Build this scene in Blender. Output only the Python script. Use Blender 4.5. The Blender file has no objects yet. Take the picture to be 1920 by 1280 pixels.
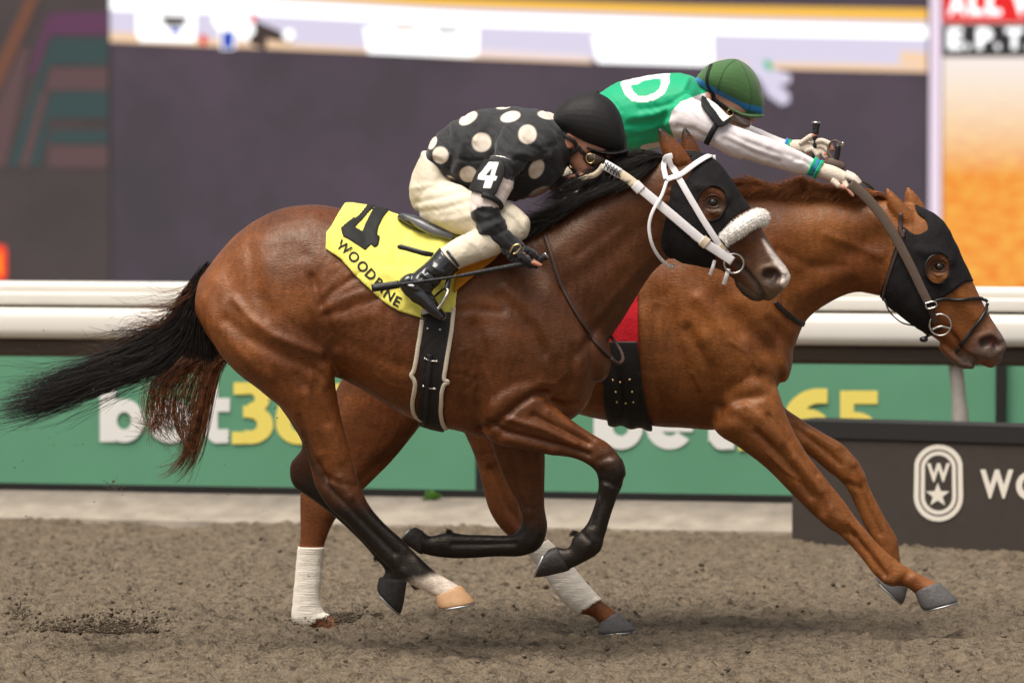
import bpy, math, random
import numpy as np
from mathutils import Vector
from mathutils.bvhtree import BVHTree
from mathutils.kdtree import KDTree

random.seed(7)
RNG = np.random.default_rng(11)
scene = bpy.context.scene
COL = scene.collection

# ------------------------------------------------------------------ camera, sky, sun, exposure
FPX = 9200.0                      # focal length in pixels of a 1920 px wide picture
CAM = np.array([0.0, -20.0, 1.935])
PITCH = math.atan(350.0 / FPX)
cam_data = bpy.data.cameras.new('camera')
cam_data.sensor_width = 36.0
cam_data.lens = FPX / 1920.0 * 36.0
cam_data.clip_start = 0.5
cam_data.clip_end = 2000.0
cam_data.dof.use_dof = True
cam_data.dof.focus_distance = 19.3
cam_data.dof.aperture_fstop = 2.8
cam = bpy.data.objects.new('camera', cam_data)
cam.location = CAM
cam.rotation_euler = (math.pi / 2 - PITCH, 0, 0)
COL.objects.link(cam)
scene.camera = cam

SUN_EL, SUN_AZ = 66.0, -40.0      # azimuth: degrees from the camera's back towards its left
world = bpy.data.worlds.new('World')
scene.world = world
world.use_nodes = True
wn = world.node_tree
wn.nodes.clear()
w_sky = wn.nodes.new('ShaderNodeTexSky')
w_sky.sky_type = 'NISHITA'
w_sky.sun_disc = False
w_sky.sun_elevation = math.radians(SUN_EL)
w_sky.sun_rotation = math.radians(180 - SUN_AZ)
w_sky.dust_density = 6.0
w_sky.ozone_density = 1.0
w_hsv = wn.nodes.new('ShaderNodeHueSaturation')
w_hsv.inputs['Saturation'].default_value = 0.22       # cloud cover: nearly white sky
w_bg = wn.nodes.new('ShaderNodeBackground')
w_bg.inputs['Strength'].default_value = 0.055
w_out = wn.nodes.new('ShaderNodeOutputWorld')
wn.links.new(w_sky.outputs[0], w_hsv.inputs['Color'])
wn.links.new(w_hsv.outputs[0], w_bg.inputs[0])
wn.links.new(w_bg.outputs[0], w_out.inputs[0])

sun_data = bpy.data.lights.new('sun', 'SUN')
sun_data.energy = 1.5
sun_data.angle = math.radians(42)
sun_data.color = (1.0, 0.915, 0.80)
sun = bpy.data.objects.new('sun', sun_data)
_e, _a = math.radians(SUN_EL), math.radians(SUN_AZ)
_sd = Vector((math.sin(_a) * math.cos(_e), -math.cos(_a) * math.cos(_e), math.sin(_e)))
sun.rotation_euler = _sd.to_track_quat('Z', 'Y').to_euler()
COL.objects.link(sun)

EXPOSURE = 1.25
vs = scene.view_settings
vs.view_transform = 'Standard'
vs.look = 'None'
vs.exposure = EXPOSURE
vs.gamma = 1.0
vs.use_curve_mapping = False
scene.cycles.max_bounces = 6
scene.cycles.use_denoising = True

# ------------------------------------------------------------------ helpers: pixels to places
class Plane:
    """A vertical plane through (0, y, 0), turned so that its right end is nearer to the camera."""
    def __init__(s, y, yaw):
        a = math.radians(yaw)
        s.o = np.array([0.0, y, 0.0])
        s.u = np.array([math.cos(a), -math.sin(a), 0.0])
        s.n = np.array([math.sin(a), math.cos(a), 0.0])

def ray(px, py):
    x = (np.asarray(px, float) - 960.0) / FPX
    y = (640.0 - np.asarray(py, float)) / FPX
    c, s_ = math.cos(PITCH), math.sin(PITCH)
    return np.stack([x, y * s_ + c, y * c - s_], -1)

def at(px, py, plane, d=0.0):
    r = ray(px, py)
    k = ((plane.o - CAM) @ plane.n + np.asarray(d, float)) / (r @ plane.n)
    return CAM + r * np.asarray(k)[..., None]

def proj(v):
    v = np.asarray(v) - CAM
    c, s_ = math.cos(PITCH), math.sin(PITCH)
    up = v[..., 1] * s_ + v[..., 2] * c
    fw = v[..., 1] * c - v[..., 2] * s_
    return np.stack([960 + FPX * v[..., 0] / fw, 640 - FPX * up / fw], -1)

# ------------------------------------------------------------------ helpers: objects
def props(o, label=None, cat=None, group=None, kind=None):
    if label: o['label'] = label
    if cat: o['category'] = cat
    if group: o['group'] = group
    if kind: o['kind'] = kind
    return o

def root(name, loc, label, cat, group=None):
    o = bpy.data.objects.new(name, None)
    o.location = loc
    o.empty_display_size = 0.2
    COL.objects.link(o)
    return props(o, label, cat, group)

def mesh_obj(name, v, f, mat, parent=None, smooth=True, label=None, kind=None, colors=None):
    v = np.asarray(v, float)
    off = np.zeros(3)
    p = parent
    while p is not None:
        off = off + np.array(p.location)
        p = p.parent
    me = bpy.data.meshes.new(name)
    if isinstance(f, np.ndarray):
        n, k = f.shape
        me.vertices.add(len(v)); me.loops.add(n * k); me.polygons.add(n)
        me.vertices.foreach_set('co', (v - off).astype(np.float32).ravel())
        me.loops.foreach_set('vertex_index', f.astype(np.int32).ravel())
        me.polygons.foreach_set('loop_start', np.arange(0, n * k, k, dtype=np.int32))
        me.update(calc_edges=True)
    else:
        me.from_pydata([tuple(x) for x in (v - off)], [], f)
        me.update()
    if smooth:
        me.polygons.foreach_set('use_smooth', np.ones(len(me.polygons), bool))
    if colors is not None:
        ca = me.color_attributes.new('coat', 'FLOAT_COLOR', 'POINT')
        c4 = np.ones((len(v), 4), np.float32); c4[:, :3] = colors
        ca.data.foreach_set('color', c4.ravel())
    if mat is not None:
        me.materials.append(mat)
    o = bpy.data.objects.new(name, me)
    COL.objects.link(o)
    if parent is not None:
        o.parent = parent
    return props(o, label=label, kind=kind)

class MB:
    """Collects boxes, tubes and lofts for ONE mesh."""
    def __init__(s): s.v = []; s.f = []
    def add(s, v, f):
        b = len(s.v)
        s.v += [tuple(x) for x in v]
        s.f += [tuple(i + b for i in q) for q in f]
        return s
    def box(s, o, a, b, c):
        o, a, b, c = (np.asarray(t, float) for t in (o, a, b, c))
        v = [o, o + a, o + a + b, o + b, o + c, o + a + c, o + a + b + c, o + b + c]
        f = [(0, 3, 2, 1), (4, 5, 6, 7), (0, 1, 5, 4), (1, 2, 6, 5), (2, 3, 7, 6), (3, 0, 4, 7)]
        return s.add(v, f)
    def tube(s, pts, r, n=8, cap=True, flat=None):
        v, f = tube(pts, r, n, cap, flat)
        return s.add(v, f)
    def obj(s, name, mat, parent=None, smooth=True, **k):
        return mesh_obj(name, np.array(s.v), s.f, mat, parent, smooth, **k)

def tube(pts, r, n=8, cap=True, flat=None):
    """Tube along pts. r: radius or list. flat = (normal, thickness ratio): a strap lying flat on 'normal'."""
    pts = np.asarray(pts, float); m = len(pts)
    r = np.broadcast_to(np.asarray(r, float), (m,))
    t = np.gradient(pts, axis=0)
    t /= np.linalg.norm(t, axis=1)[:, None] + 1e-12
    ref = np.array([0.13, -0.9, 0.4]) if flat is None else np.asarray(flat[0], float)
    v = []
    for i in range(m):
        rf = ref if ref.ndim == 1 else ref[i]
        b = np.cross(t[i], rf); b /= np.linalg.norm(b) + 1e-12
        c = np.cross(b, t[i])
        q = 1.0 if flat is None else flat[1]
        for k in range(n):
            a = 2 * math.pi * k / n
            ca, sa = math.cos(a), math.sin(a)
            if flat is not None:
                ca = math.copysign(abs(ca) ** 0.45, ca); sa = math.copysign(abs(sa) ** 0.45, sa)
            v.append(pts[i] + r[i] * (b * ca + c * sa * q))
    f = [(i * n + k, i * n + (k + 1) % n, (i + 1) * n + (k + 1) % n, (i + 1) * n + k) for i in range(m - 1) for k in range(n)]
    if cap:
        f.append(tuple(range(n))[::-1]); f.append(tuple(range((m - 1) * n, m * n)))
    return v, f

def spline(p, n):
    """Catmull-Rom through the rows of p, n samples per span."""
    p = np.asarray(p, float)
    q = np.vstack([2 * p[0] - p[1], p, 2 * p[-1] - p[-2]])
    out = []
    for i in range(len(p) - 1):
        a, b, c, d = q[i:i + 4]
        for t in np.linspace(0, 1, n, endpoint=False):
            out.append(0.5 * (2 * b + (c - a) * t + (2 * a - 5 * b + 4 * c - d) * t * t + (3 * b - a - 3 * c + d) * t ** 3))
    out.append(p[-1])
    return np.array(out)

def loft(secs, plane, n=28, per=6, m=2.0, cap=(0.6, 0.6), egg=0.0):
    """Closed body through sections (ax, ay, bx, by, half thickness, depth): a and b are the two
    outline points of a section, measured on the photograph; the section is an ellipse that is
    'half thickness' deep. Returns verts, faces, section parameter of each vertex."""
    S = [tuple(s) + (0.0,) * (6 - len(s)) for s in secs]
    row = []
    for ax, ay, bx, by, t, d in S:
        a, b = at(ax, ay, plane, d), at(bx, by, plane, d)
        row.append(np.concatenate([(a + b) / 2, (a - b) / 2, [t]]))
    R = spline(np.array(row), per)
    sp = np.linspace(0, len(S) - 1, len(R))
    rings = [(r[:3], r[3:6], r[6], s) for r, s in zip(R, sp)]
    def dome(r0, r1, s, cl):
        out = []
        dirv = r0[0] - r1[0]; dirv /= np.linalg.norm(dirv) + 1e-9
        size = cl * min(np.linalg.norm(r0[1]), r0[2])
        for q in (0.35, 0.65, 0.87, 0.97):
            w = math.sqrt(1 - q * q)
            out.append((r0[0] + dirv * size * q, r0[1] * w, r0[2] * w, s))
        return out
    if cap[0]: rings = dome(rings[0], rings[1], 0.0, cap[0])[::-1] + rings
    if cap[1]: rings = rings + dome(rings[-1], rings[-2], sp[-1], cap[1])
    th = np.linspace(0, 2 * math.pi, n, endpoint=False)
    ct = np.sign(np.cos(th)) * np.abs(np.cos(th)) ** (2 / m)
    st = np.sign(np.sin(th)) * np.abs(np.sin(th)) ** (2 / m)
    V = []; T = []
    for c, r1, t, s in rings:
        V.append(c + ct[:, None] * r1 + (st * t * (1 - egg * ct))[:, None] * plane.n)
        T += [s] * n
    V = np.vstack(V); k = len(rings)
    F = [(i * n + j, i * n + (j + 1) % n, (i + 1) * n + (j + 1) % n, (i + 1) * n + j) for i in range(k - 1) for j in range(n)]
    F.append(tuple(range(n))[::-1]); F.append(tuple(range((k - 1) * n, k * n)))
    return V, F, np.array(T)

def ellipsoid(c, ax, n=16, m=10):
    """ax: three axis vectors."""
    V = []; F = []
    ax = [np.asarray(a, float) for a in ax]; c = np.asarray(c, float)
    for i in range(m + 1):
        p = math.pi * i / m
        for j in range(n):
            a = 2 * math.pi * j / n
            V.append(c + ax[0] * math.sin(p) * math.cos(a) + ax[1] * math.sin(p) * math.sin(a) + ax[2] * math.cos(p))
    for i in range(m):
        for j in range(n):
            F.append((i * n + j, (i + 1) * n + j, (i + 1) * n + (j + 1) % n, i * n + (j + 1) % n))
    return V, F

class Sculpt:
    """Closed pieces melted into one continuous skin, then smoothed and modelled."""
    def __init__(s, plane, voxel):
        s.plane, s.voxel = plane, voxel
        s.pieces = []; s.names = []
    def loft(s, name, secs, **k):
        v, f, t = loft(secs, s.plane, **k)
        s.pieces.append((v, f, t)); s.names.append(name)
    def raw(s, name, v, f):
        s.pieces.append((np.array(v), f, np.zeros(len(v)))); s.names.append(name)
    def melt(s, smooth=8):
        mb = MB()
        for v, f, t in s.pieces: mb.add(v, f)
        me = bpy.data.meshes.new('melt'); me.from_pydata(mb.v, [], mb.f)
        import bmesh
        bm = bmesh.new(); bm.from_mesh(me); bmesh.ops.recalc_face_normals(bm, faces=bm.faces); bm.to_mesh(me); bm.free()
        o = bpy.data.objects.new('melt', me); COL.objects.link(o)
        md = o.modifiers.new('r', 'REMESH'); md.mode = 'VOXEL'; md.voxel_size = s.voxel
        ev = o.evaluated_get(bpy.context.evaluated_depsgraph_get()); m2 = ev.to_mesh()
        nv, nf = len(m2.vertices), len(m2.polygons)
        s.v = np.empty(nv * 3, np.float32); m2.vertices.foreach_get('co', s.v); s.v = s.v.reshape(-1, 3).astype(float)
        s.f = np.empty(nf * 4, np.int32)
        ln = np.empty(nf, np.int32); m2.polygons.foreach_get('loop_total', ln)
        assert (ln == 4).all()
        m2.loops.foreach_get('vertex_index', s.f); s.f = s.f.reshape(-1, 4)
        s.e = np.empty(len(m2.edges) * 2, np.int32); m2.edges.foreach_get('vertices', s.e); s.e = s.e.reshape(-1, 2)
        ev.to_mesh_clear()
        bpy.data.objects.remove(o); bpy.data.meshes.remove(me)
        s.deg = np.bincount(s.e.ravel(), minlength=nv).astype(float)
        tot = sum(len(p[0]) for p in s.pieces)
        kd = KDTree(tot); pid = np.empty(tot, np.int32); par = np.empty(tot); i = 0
        for k, (v, f, t) in enumerate(s.pieces):
            for vv, tt in zip(v, t):
                kd.insert(vv, i); pid[i] = k; par[i] = tt; i += 1
        kd.balance()
        idx = np.array([kd.find(x)[1] for x in s.v])
        s.pid, s.par = pid[idx], par[idx]
        s.relax(smooth)
        return s
    def avg(s, a):
        a = a if a.ndim == 2 else a[:, None]
        out = np.empty_like(a, dtype=float)
        for k in range(a.shape[1]):
            out[:, k] = np.bincount(s.e[:, 0], a[s.e[:, 1], k], len(s.v)) + np.bincount(s.e[:, 1], a[s.e[:, 0], k], len(s.v))
        return out / s.deg[:, None]
    def relax(s, n, w=None, mu=-0.53):
        w = 1.0 if w is None else w[:, None]
        for _ in range(n):
            s.v = s.v + 0.5 * w * (s.avg(s.v) - s.v)
            if mu: s.v = s.v + mu * w * (s.avg(s.v) - s.v)
    def blur(s, a, n):
        for _ in range(n): a = (a + s.avg(a).reshape(a.shape)) / 2
        return a
    def normals(s):
        a = s.v[s.f[:, 2]] - s.v[s.f[:, 0]]; b = s.v[s.f[:, 3]] - s.v[s.f[:, 1]]
        fn = np.cross(a, b); n = np.zeros_like(s.v)
        for k in range(4):
            for c in range(3): n[:, c] += np.bincount(s.f[:, k], fn[:, c], len(s.v))
        return n / (np.linalg.norm(n, axis=1)[:, None] + 1e-12)
    def of(s, *names):
        ids = [i for i, n in enumerate(s.names) if any(n.startswith(q) for q in names)]
        return np.isin(s.pid, ids)
    def depth(s): return (s.v - s.plane.o) @ s.plane.n
    def px(s): return proj(s.v)
    def carve(s, strokes, only=None, side=True):
        """strokes: (points px, width px, amplitude m [, pieces]); negative cuts a groove."""
        p = s.px(); nr = s.normals(); d = np.zeros(len(s.v)); cache = {}
        face = np.clip((np.abs(nr @ s.plane.n) - 0.1) / 0.4, 0, 1) if side else np.ones(len(s.v))
        for st in strokes:
            pts, w, amp = st[:3]
            m = seg_dist(p, np.array(pts, float), 3.2 * w)
            k = np.nonzero(m < 3.2 * w)[0]
            g = np.exp(-0.5 * (m[k] / w) ** 2) * amp * face[k]
            if len(st) > 3:
                if st[3] not in cache: cache[st[3]] = s.blur(s.of(*st[3]).astype(float), 7)
                g = g * cache[st[3]][k]
            d[k] += g
        s.v = s.v + nr * d[:, None]
    def bvh(s): return BVHTree.FromPolygons(s.v.tolist(), s.f.tolist())
    def obj(s, name, mat, parent, colors=None, **k):
        return mesh_obj(name, s.v, s.f, mat, parent, True, colors=colors, **k)

def seg_dist(p, pts, lim):
    out = np.full(len(p), 1e9)
    if len(pts) == 1:
        return np.hypot(p[:, 0] - pts[0, 0], p[:, 1] - pts[0, 1])
    lo, hi = pts.min(0) - lim, pts.max(0) + lim
    k = np.nonzero((p[:, 0] > lo[0]) & (p[:, 0] < hi[0]) & (p[:, 1] > lo[1]) & (p[:, 1] < hi[1]))[0]
    q = p[k]; best = np.full(len(k), 1e9)
    for a, b in zip(pts[:-1], pts[1:]):
        ab = b - a; t = np.clip(((q - a) @ ab) / (ab @ ab + 1e-9), 0, 1)
        best = np.minimum(best, np.linalg.norm(q - a - t[:, None] * ab, axis=1))
    out[k] = best
    return out

def inside(p, poly):
    x, y = p[:, 0], p[:, 1]; r = np.zeros(len(p), bool)
    n = len(poly)
    for i in range(n):
        x1, y1 = poly[i]; x2, y2 = poly[(i + 1) % n]
        c = ((y1 > y) != (y2 > y)) & (x < (x2 - x1) * (y - y1) / (y2 - y1 + 1e-12) + x1)
        r ^= c
    return r

def shell(s, poly, off, holes=(), mask=None, thick=0.004, ripple=None, curve=True):
    """Cloth cut out of a sculpted skin: the faces inside an outline (pixels), lifted off it, edges cut clean."""
    if curve: poly = spline(np.array(list(poly) + [poly[0]], float), 5)[:-1]
    poly = np.array(poly, float); p = s.px(); nr = s.normals()
    fc = p[s.f].mean(1); ok = inside(fc, poly)
    for h in holes: ok &= ~inside(fc, np.array(h, float))
    if mask is not None: ok &= mask[s.f].all(1)
    f = s.f[ok]
    used, inv = np.unique(f, return_inverse=True); f = inv.reshape(-1, 4)
    v = s.v[used].copy(); n = nr[used]; q = p[used]
    ed = np.vstack([f[:, [0, 1]], f[:, [1, 2]], f[:, [2, 3]], f[:, [3, 0]]]); key = np.sort(ed, 1)
    uq, ix, ct = np.unique(key, axis=0, return_inverse=True, return_counts=True)
    be = ed[ct[ix.ravel()] == 1]; bv = np.unique(be)
    loops = [poly] + [np.array(h, float) for h in holes]
    rt = np.array([1.0, 0, 0]); up = np.array([0, math.sin(PITCH), math.cos(PITCH)])
    for i in bv:
        bd, bt = 9.0, None
        for L in loops:
            a = L; b = np.roll(L, -1, 0); ab = b - a
            t = np.clip(((q[i] - a) * ab).sum(1) / ((ab * ab).sum(1) + 1e-9), 0, 1)
            c = a + t[:, None] * ab; dd = np.linalg.norm(c - q[i], axis=1); j = dd.argmin()
            if dd[j] < bd: bd, bt = dd[j], c[j]
        if bt is not None:
            dx = bt - q[i]; depth = np.linalg.norm(v[i] - CAM)
            mv = (rt * dx[0] - up * dx[1]) * depth / FPX
            v[i] += mv - n[i] * (mv @ n[i])
    h = off if ripple is None else off + ripple(q)
    v = v + n * (h if np.isscalar(h) else h[:, None])
    vi = v - n * thick; m = len(v)
    F = np.vstack([f, f[:, ::-1] + m, np.stack([be[:, 1], be[:, 0], be[:, 0] + m, be[:, 1] + m], 1)])
    return np.vstack([v, vi]), F

def drop(bvh, px, py, plane, side=-1, lift=0.004, fallback=0.0):
    """Point where the sight line through a pixel meets a skin (side -1: the near side, +1: the far side)."""
    r = ray(px, py); r = r / np.linalg.norm(r)
    if side < 0: h = bvh.ray_cast(Vector(CAM), Vector(r))
    else: h = bvh.ray_cast(Vector(CAM + r * 30), Vector(-r))
    if h[0] is None:
        return at(px, py, plane, fallback), -plane.n
    n = np.array(h[1])
    if n @ r * side < 0: n = -n
    return np.array(h[0]) + n * lift, n

def strap(bvh, pts, plane, width, thick=0.25, lift=0.004, side=-1, per=8, fallback=0.0, sm=2):
    q = spline(np.array(pts, float), per)
    P = []; N = []
    for x, y in q:
        a, n = drop(bvh, x, y, plane, side, lift, fallback); P.append(a); N.append(n)
    P = np.array(P); N = np.array(N)
    for _ in range(sm):
        P[1:-1] = (P[:-2] + 2 * P[1:-1] + P[2:]) / 4; N[1:-1] = (N[:-2] + 2 * N[1:-1] + N[2:]) / 4
    return tube(P, width / 2, 8, True, (N, thick))

def vnoise(x, y, seed=0):
    r = np.random.default_rng(seed); g = r.random((256, 256))
    xi = np.floor(x).astype(int); yi = np.floor(y).astype(int); fx = x - xi; fy = y - yi
    fx = fx * fx * (3 - 2 * fx); fy = fy * fy * (3 - 2 * fy)
    a = g[xi % 256, yi % 256]; b = g[(xi + 1) % 256, yi % 256]; c = g[xi % 256, (yi + 1) % 256]; d = g[(xi + 1) % 256, (yi + 1) % 256]
    return (a * (1 - fx) + b * fx) * (1 - fy) + (c * (1 - fx) + d * fx) * fy

# ------------------------------------------------------------------ materials
def new_mat(name):
    m = bpy.data.materials.new(name); m.use_nodes = True
    nt = m.node_tree; b = nt.nodes['Principled BSDF']
    return m, nt, b

def lin(*c):
    return tuple(((x / 255) / 12.92 if x / 255 <= 0.04045 else ((x / 255 + 0.055) / 1.055) ** 2.4) for x in c)

def mat(name, col, rough=0.6, spec=0.4, metal=0.0, noise=0.0, nscale=40.0, bump=0.0, bscale=200.0, sheen=0.0, coat=0.0, stretch=(1, 1, 1), subsurf=0.0):
    m, nt, b = new_mat(name)
    b.inputs['Base Color'].default_value = (*col, 1)
    b.inputs['Roughness'].default_value = rough
    b.inputs['Specular IOR Level'].default_value = spec
    b.inputs['Metallic'].default_value = metal
    b.inputs['Sheen Weight'].default_value = sheen
    b.inputs['Coat Weight'].default_value = coat
    if subsurf:
        b.inputs['Subsurface Weight'].default_value = subsurf
        b.inputs['Subsurface Radius'].default_value = (0.01, 0.004, 0.002)
    tc = nt.nodes.new('ShaderNodeTexCoord'); mp = nt.nodes.new('ShaderNodeMapping')
    mp.inputs['Scale'].default_value = stretch
    nt.links.new(tc.outputs['Object'], mp.inputs[0])
    if noise:
        n = nt.nodes.new('ShaderNodeTexNoise'); n.inputs['Scale'].default_value = nscale; n.inputs['Detail'].default_value = 5
        r = nt.nodes.new('ShaderNodeMapRange'); r.inputs[3].default_value = 1 - noise; r.inputs[4].default_value = 1 + noise
        x = nt.nodes.new('ShaderNodeVectorMath'); x.operation = 'SCALE'; x.inputs[0].default_value = col
        nt.links.new(mp.outputs[0], n.inputs[0]); nt.links.new(n.outputs[0], r.inputs[0]); nt.links.new(r.outputs[0], x.inputs['Scale'])
        nt.links.new(x.outputs[0], b.inputs['Base Color'])
    if bump:
        n = nt.nodes.new('ShaderNodeTexNoise'); n.inputs['Scale'].default_value = bscale; n.inputs['Detail'].default_value = 3
        u = nt.nodes.new('ShaderNodeBump'); u.inputs['Strength'].default_value = bump; u.inputs['Distance'].default_value = 0.01
        nt.links.new(mp.outputs[0], n.inputs[0]); nt.links.new(n.outputs[0], u.inputs['Height']); nt.links.new(u.outputs[0], b.inputs['Normal'])
    return m

def coat_mat(name, rough, hair):
    """Horse coat: the colour of each patch comes from the skin, short hair gives fine relief and sheen."""
    m, nt, b = new_mat(name)
    a = nt.nodes.new('ShaderNodeAttribute'); a.attribute_name = 'coat'
    tc = nt.nodes.new('ShaderNodeTexCoord'); mp = nt.nodes.new('ShaderNodeMapping')
    mp.inputs['Scale'].default_value = (0.35, 0.6, 1.0); mp.inputs['Rotation'].default_value = (0, 0.5, 0)
    nt.links.new(tc.outputs['Object'], mp.inputs[0])
    n = nt.nodes.new('ShaderNodeTexNoise'); n.inputs['Scale'].default_value = 170; n.inputs['Detail'].default_value = 5
    n2 = nt.nodes.new('ShaderNodeTexNoise'); n2.inputs['Scale'].default_value = 14; n2.inputs['Detail'].default_value = 6
    nt.links.new(mp.outputs[0], n.inputs[0]); nt.links.new(mp.outputs[0], n2.inputs[0])
    ad = nt.nodes.new('ShaderNodeMath'); ad.operation = 'ADD'
    nt.links.new(n.outputs[0], ad.inputs[0]); nt.links.new(n2.outputs[0], ad.inputs[1])
    r = nt.nodes.new('ShaderNodeMapRange'); r.inputs[1].default_value = 0.6; r.inputs[2].default_value = 1.4
    r.inputs[3].default_value = 0.55; r.inputs[4].default_value = 1.45
    nt.links.new(ad.outputs[0], r.inputs[0])
    x = nt.nodes.new('ShaderNodeVectorMath'); x.operation = 'SCALE'
    nt.links.new(a.outputs['Color'], x.inputs[0]); nt.links.new(r.outputs[0], x.inputs['Scale'])
    nt.links.new(x.outputs[0], b.inputs['Base Color'])
    u = nt.nodes.new('ShaderNodeBump'); u.inputs['Strength'].default_value = hair; u.inputs['Distance'].default_value = 0.004
    nt.links.new(ad.outputs[0], u.inputs['Height']); nt.links.new(u.outputs[0], b.inputs['Normal'])
    # streaks of slicked and ruffled hair: uneven gloss
    mp2 = nt.nodes.new('ShaderNodeMapping'); mp2.inputs['Scale'].default_value = (1.0, 0.7, 0.28); mp2.inputs['Rotation'].default_value = (0, -0.7, 0)
    nt.links.new(tc.outputs['Object'], mp2.inputs[0])
    n3 = nt.nodes.new('ShaderNodeTexNoise'); n3.inputs['Scale'].default_value = 48; n3.inputs['Detail'].default_value = 6; n3.inputs['Roughness'].default_value = 0.7
    nt.links.new(mp2.outputs[0], n3.inputs[0])
    rg = nt.nodes.new('ShaderNodeMapRange'); rg.inputs[1].default_value = 0.3; rg.inputs[2].default_value = 0.7
    rg.inputs[3].default_value = rough - 0.10; rg.inputs[4].default_value = rough + 0.22
    nt.links.new(n3.outputs[0], rg.inputs[0]); nt.links.new(rg.outputs[0], b.inputs['Roughness'])
    a3 = nt.nodes.new('ShaderNodeMath'); a3.operation = 'MULTIPLY_ADD'; a3.inputs[1].default_value = 1.1
    nt.links.new(n3.outputs[0], a3.inputs[0]); nt.links.new(ad.outputs[0], a3.inputs[2]); nt.links.new(a3.outputs[0], u.inputs['Height'])
    m3 = nt.nodes.new('ShaderNodeMapRange'); m3.inputs[1].default_value = 0.3; m3.inputs[2].default_value = 0.7; m3.inputs[3].default_value = 0.82; m3.inputs[4].default_value = 1.18
    x3 = nt.nodes.new('ShaderNodeVectorMath'); x3.operation = 'SCALE'
    nt.links.new(n3.outputs[0], m3.inputs[0]); nt.links.new(x.outputs[0], x3.inputs[0]); nt.links.new(m3.outputs[0], x3.inputs['Scale']); nt.links.new(x3.outputs[0], b.inputs['Base Color'])
    b.inputs['Specular IOR Level'].default_value = 0.42
    b.inputs['Specular Tint'].default_value = (1.0, 0.86, 0.74, 1)
    return m

def glow(name, col, k=1.0, noise=0.0, scale=3.0, col2=None):
    """A lit LED display; its brightness is given as it shows at this exposure."""
    m, nt, b = new_mat(name)
    b.inputs['Base Color'].default_value = (0.01, 0.01, 0.01, 1); b.inputs['Roughness'].default_value = 0.7
    b.inputs['Specular IOR Level'].default_value = 0.1
    b.inputs['Emission Color'].default_value = (*col, 1)
    b.inputs['Emission Strength'].default_value = k / 2 ** EXPOSURE
    if col2 is not None:
        tc = nt.nodes.new('ShaderNodeTexCoord')
        n = nt.nodes.new('ShaderNodeTexNoise'); n.inputs['Scale'].default_value = scale; n.inputs['Detail'].default_value = 6
        n.inputs['Roughness'].default_value = 0.65
        r = nt.nodes.new('ShaderNodeMapRange'); r.inputs[1].default_value = 0.35; r.inputs[2].default_value = 0.65
        mx = nt.nodes.new('ShaderNodeMix'); mx.data_type = 'RGBA'
        mx.inputs[6].default_value = (*col, 1); mx.inputs[7].default_value = (*col2, 1)
        nt.links.new(tc.outputs['Object'], n.inputs[0]); nt.links.new(n.outputs[0], r.inputs[0])
        nt.links.new(r.outputs[0], mx.inputs[0]); nt.links.new(mx.outputs[2], b.inputs['Emission Color'])
    return m

def text_mesh(body, bold=0.0, space=1.0):
    """Outline letters as flat polygons: list of (verts Nx2, faces) per letter, in units of the cap height."""
    out = []; x0 = 0.0
    for ch in body:
        c = bpy.data.curves.new('t', 'FONT'); c.body = ch; c.offset = bold; c.resolution_u = 6
        o = bpy.data.objects.new('t', c); COL.objects.link(o)
        ev = o.evaluated_get(bpy.context.evaluated_depsgraph_get()); me = ev.to_mesh()
        v = np.array([q.co[:2] for q in me.vertices]).reshape(-1, 2); f = [tuple(p.vertices) for p in me.polygons]
        ev.to_mesh_clear(); bpy.data.objects.remove(o); bpy.data.curves.remove(c)
        if len(v): out.append((v, f))
    return out

# ================================================================== the setting
RAIL = Plane(6.0, 13.0)
KERB = Plane(5.75, 13.0)
BOARD = Plane(7.3, 13.0)
SCREEN = Plane(50.0, 0.0)

def z_at(py, plane, d=0.0, px=960): return float(at(px, py, plane, d)[2])
def u_at(px, plane, py=800): return float((at(px, py, plane) - plane.o) @ plane.u)
def uz(u, z, plane, d=0.0): return plane.o + plane.u * u + plane.n * d + np.array([0, 0, z])

# --- ground: one sheet, dense where the picture shows the loose sand
def axis(lo, hi, step, far, n=16):
    mid = np.arange(lo, hi, step)
    out = np.geomspace(0.05, far, n)
    return np.concatenate([lo - out[::-1], mid, hi + out])
gx = axis(-2.75, 2.75, 0.0140, 400.0)
gy = axis(-2.4, 7.0, 0.0185, 600.0)
GX, GY = np.meshgrid(gx, gy, indexing='ij')
def clods(x, y):
    w = (vnoise(x * 3.1, y * 3.1, 1) - 0.5) * 0.6
    z = 0.026 * (vnoise(x * 2.2, y * 2.2, 2) - 0.5)
    z += 0.026 * (vnoise(x * 9 + w, y * 7, 3) - 0.5)
    a = vnoise(x * 17 + 3 * w, y * 13, 4); z += 0.026 * np.abs(a - 0.5)
    b = vnoise(x * 34, y * 24 + w, 5); z += 0.024 * (b - 0.5)
    c = vnoise(x * 12, y * 9, 6); z += 0.08 * np.clip(c - 0.74, 0, 1)
    z += 0.012 * (vnoise(x * 52, y * 40, 8) - 0.5)
    return z
inb = (np.abs(GX) < 3.4) & (GY > -3.2) & (GY < 8.0)
GZ = np.where(inb, clods(GX + 40, GY + 40), 0.0)
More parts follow.
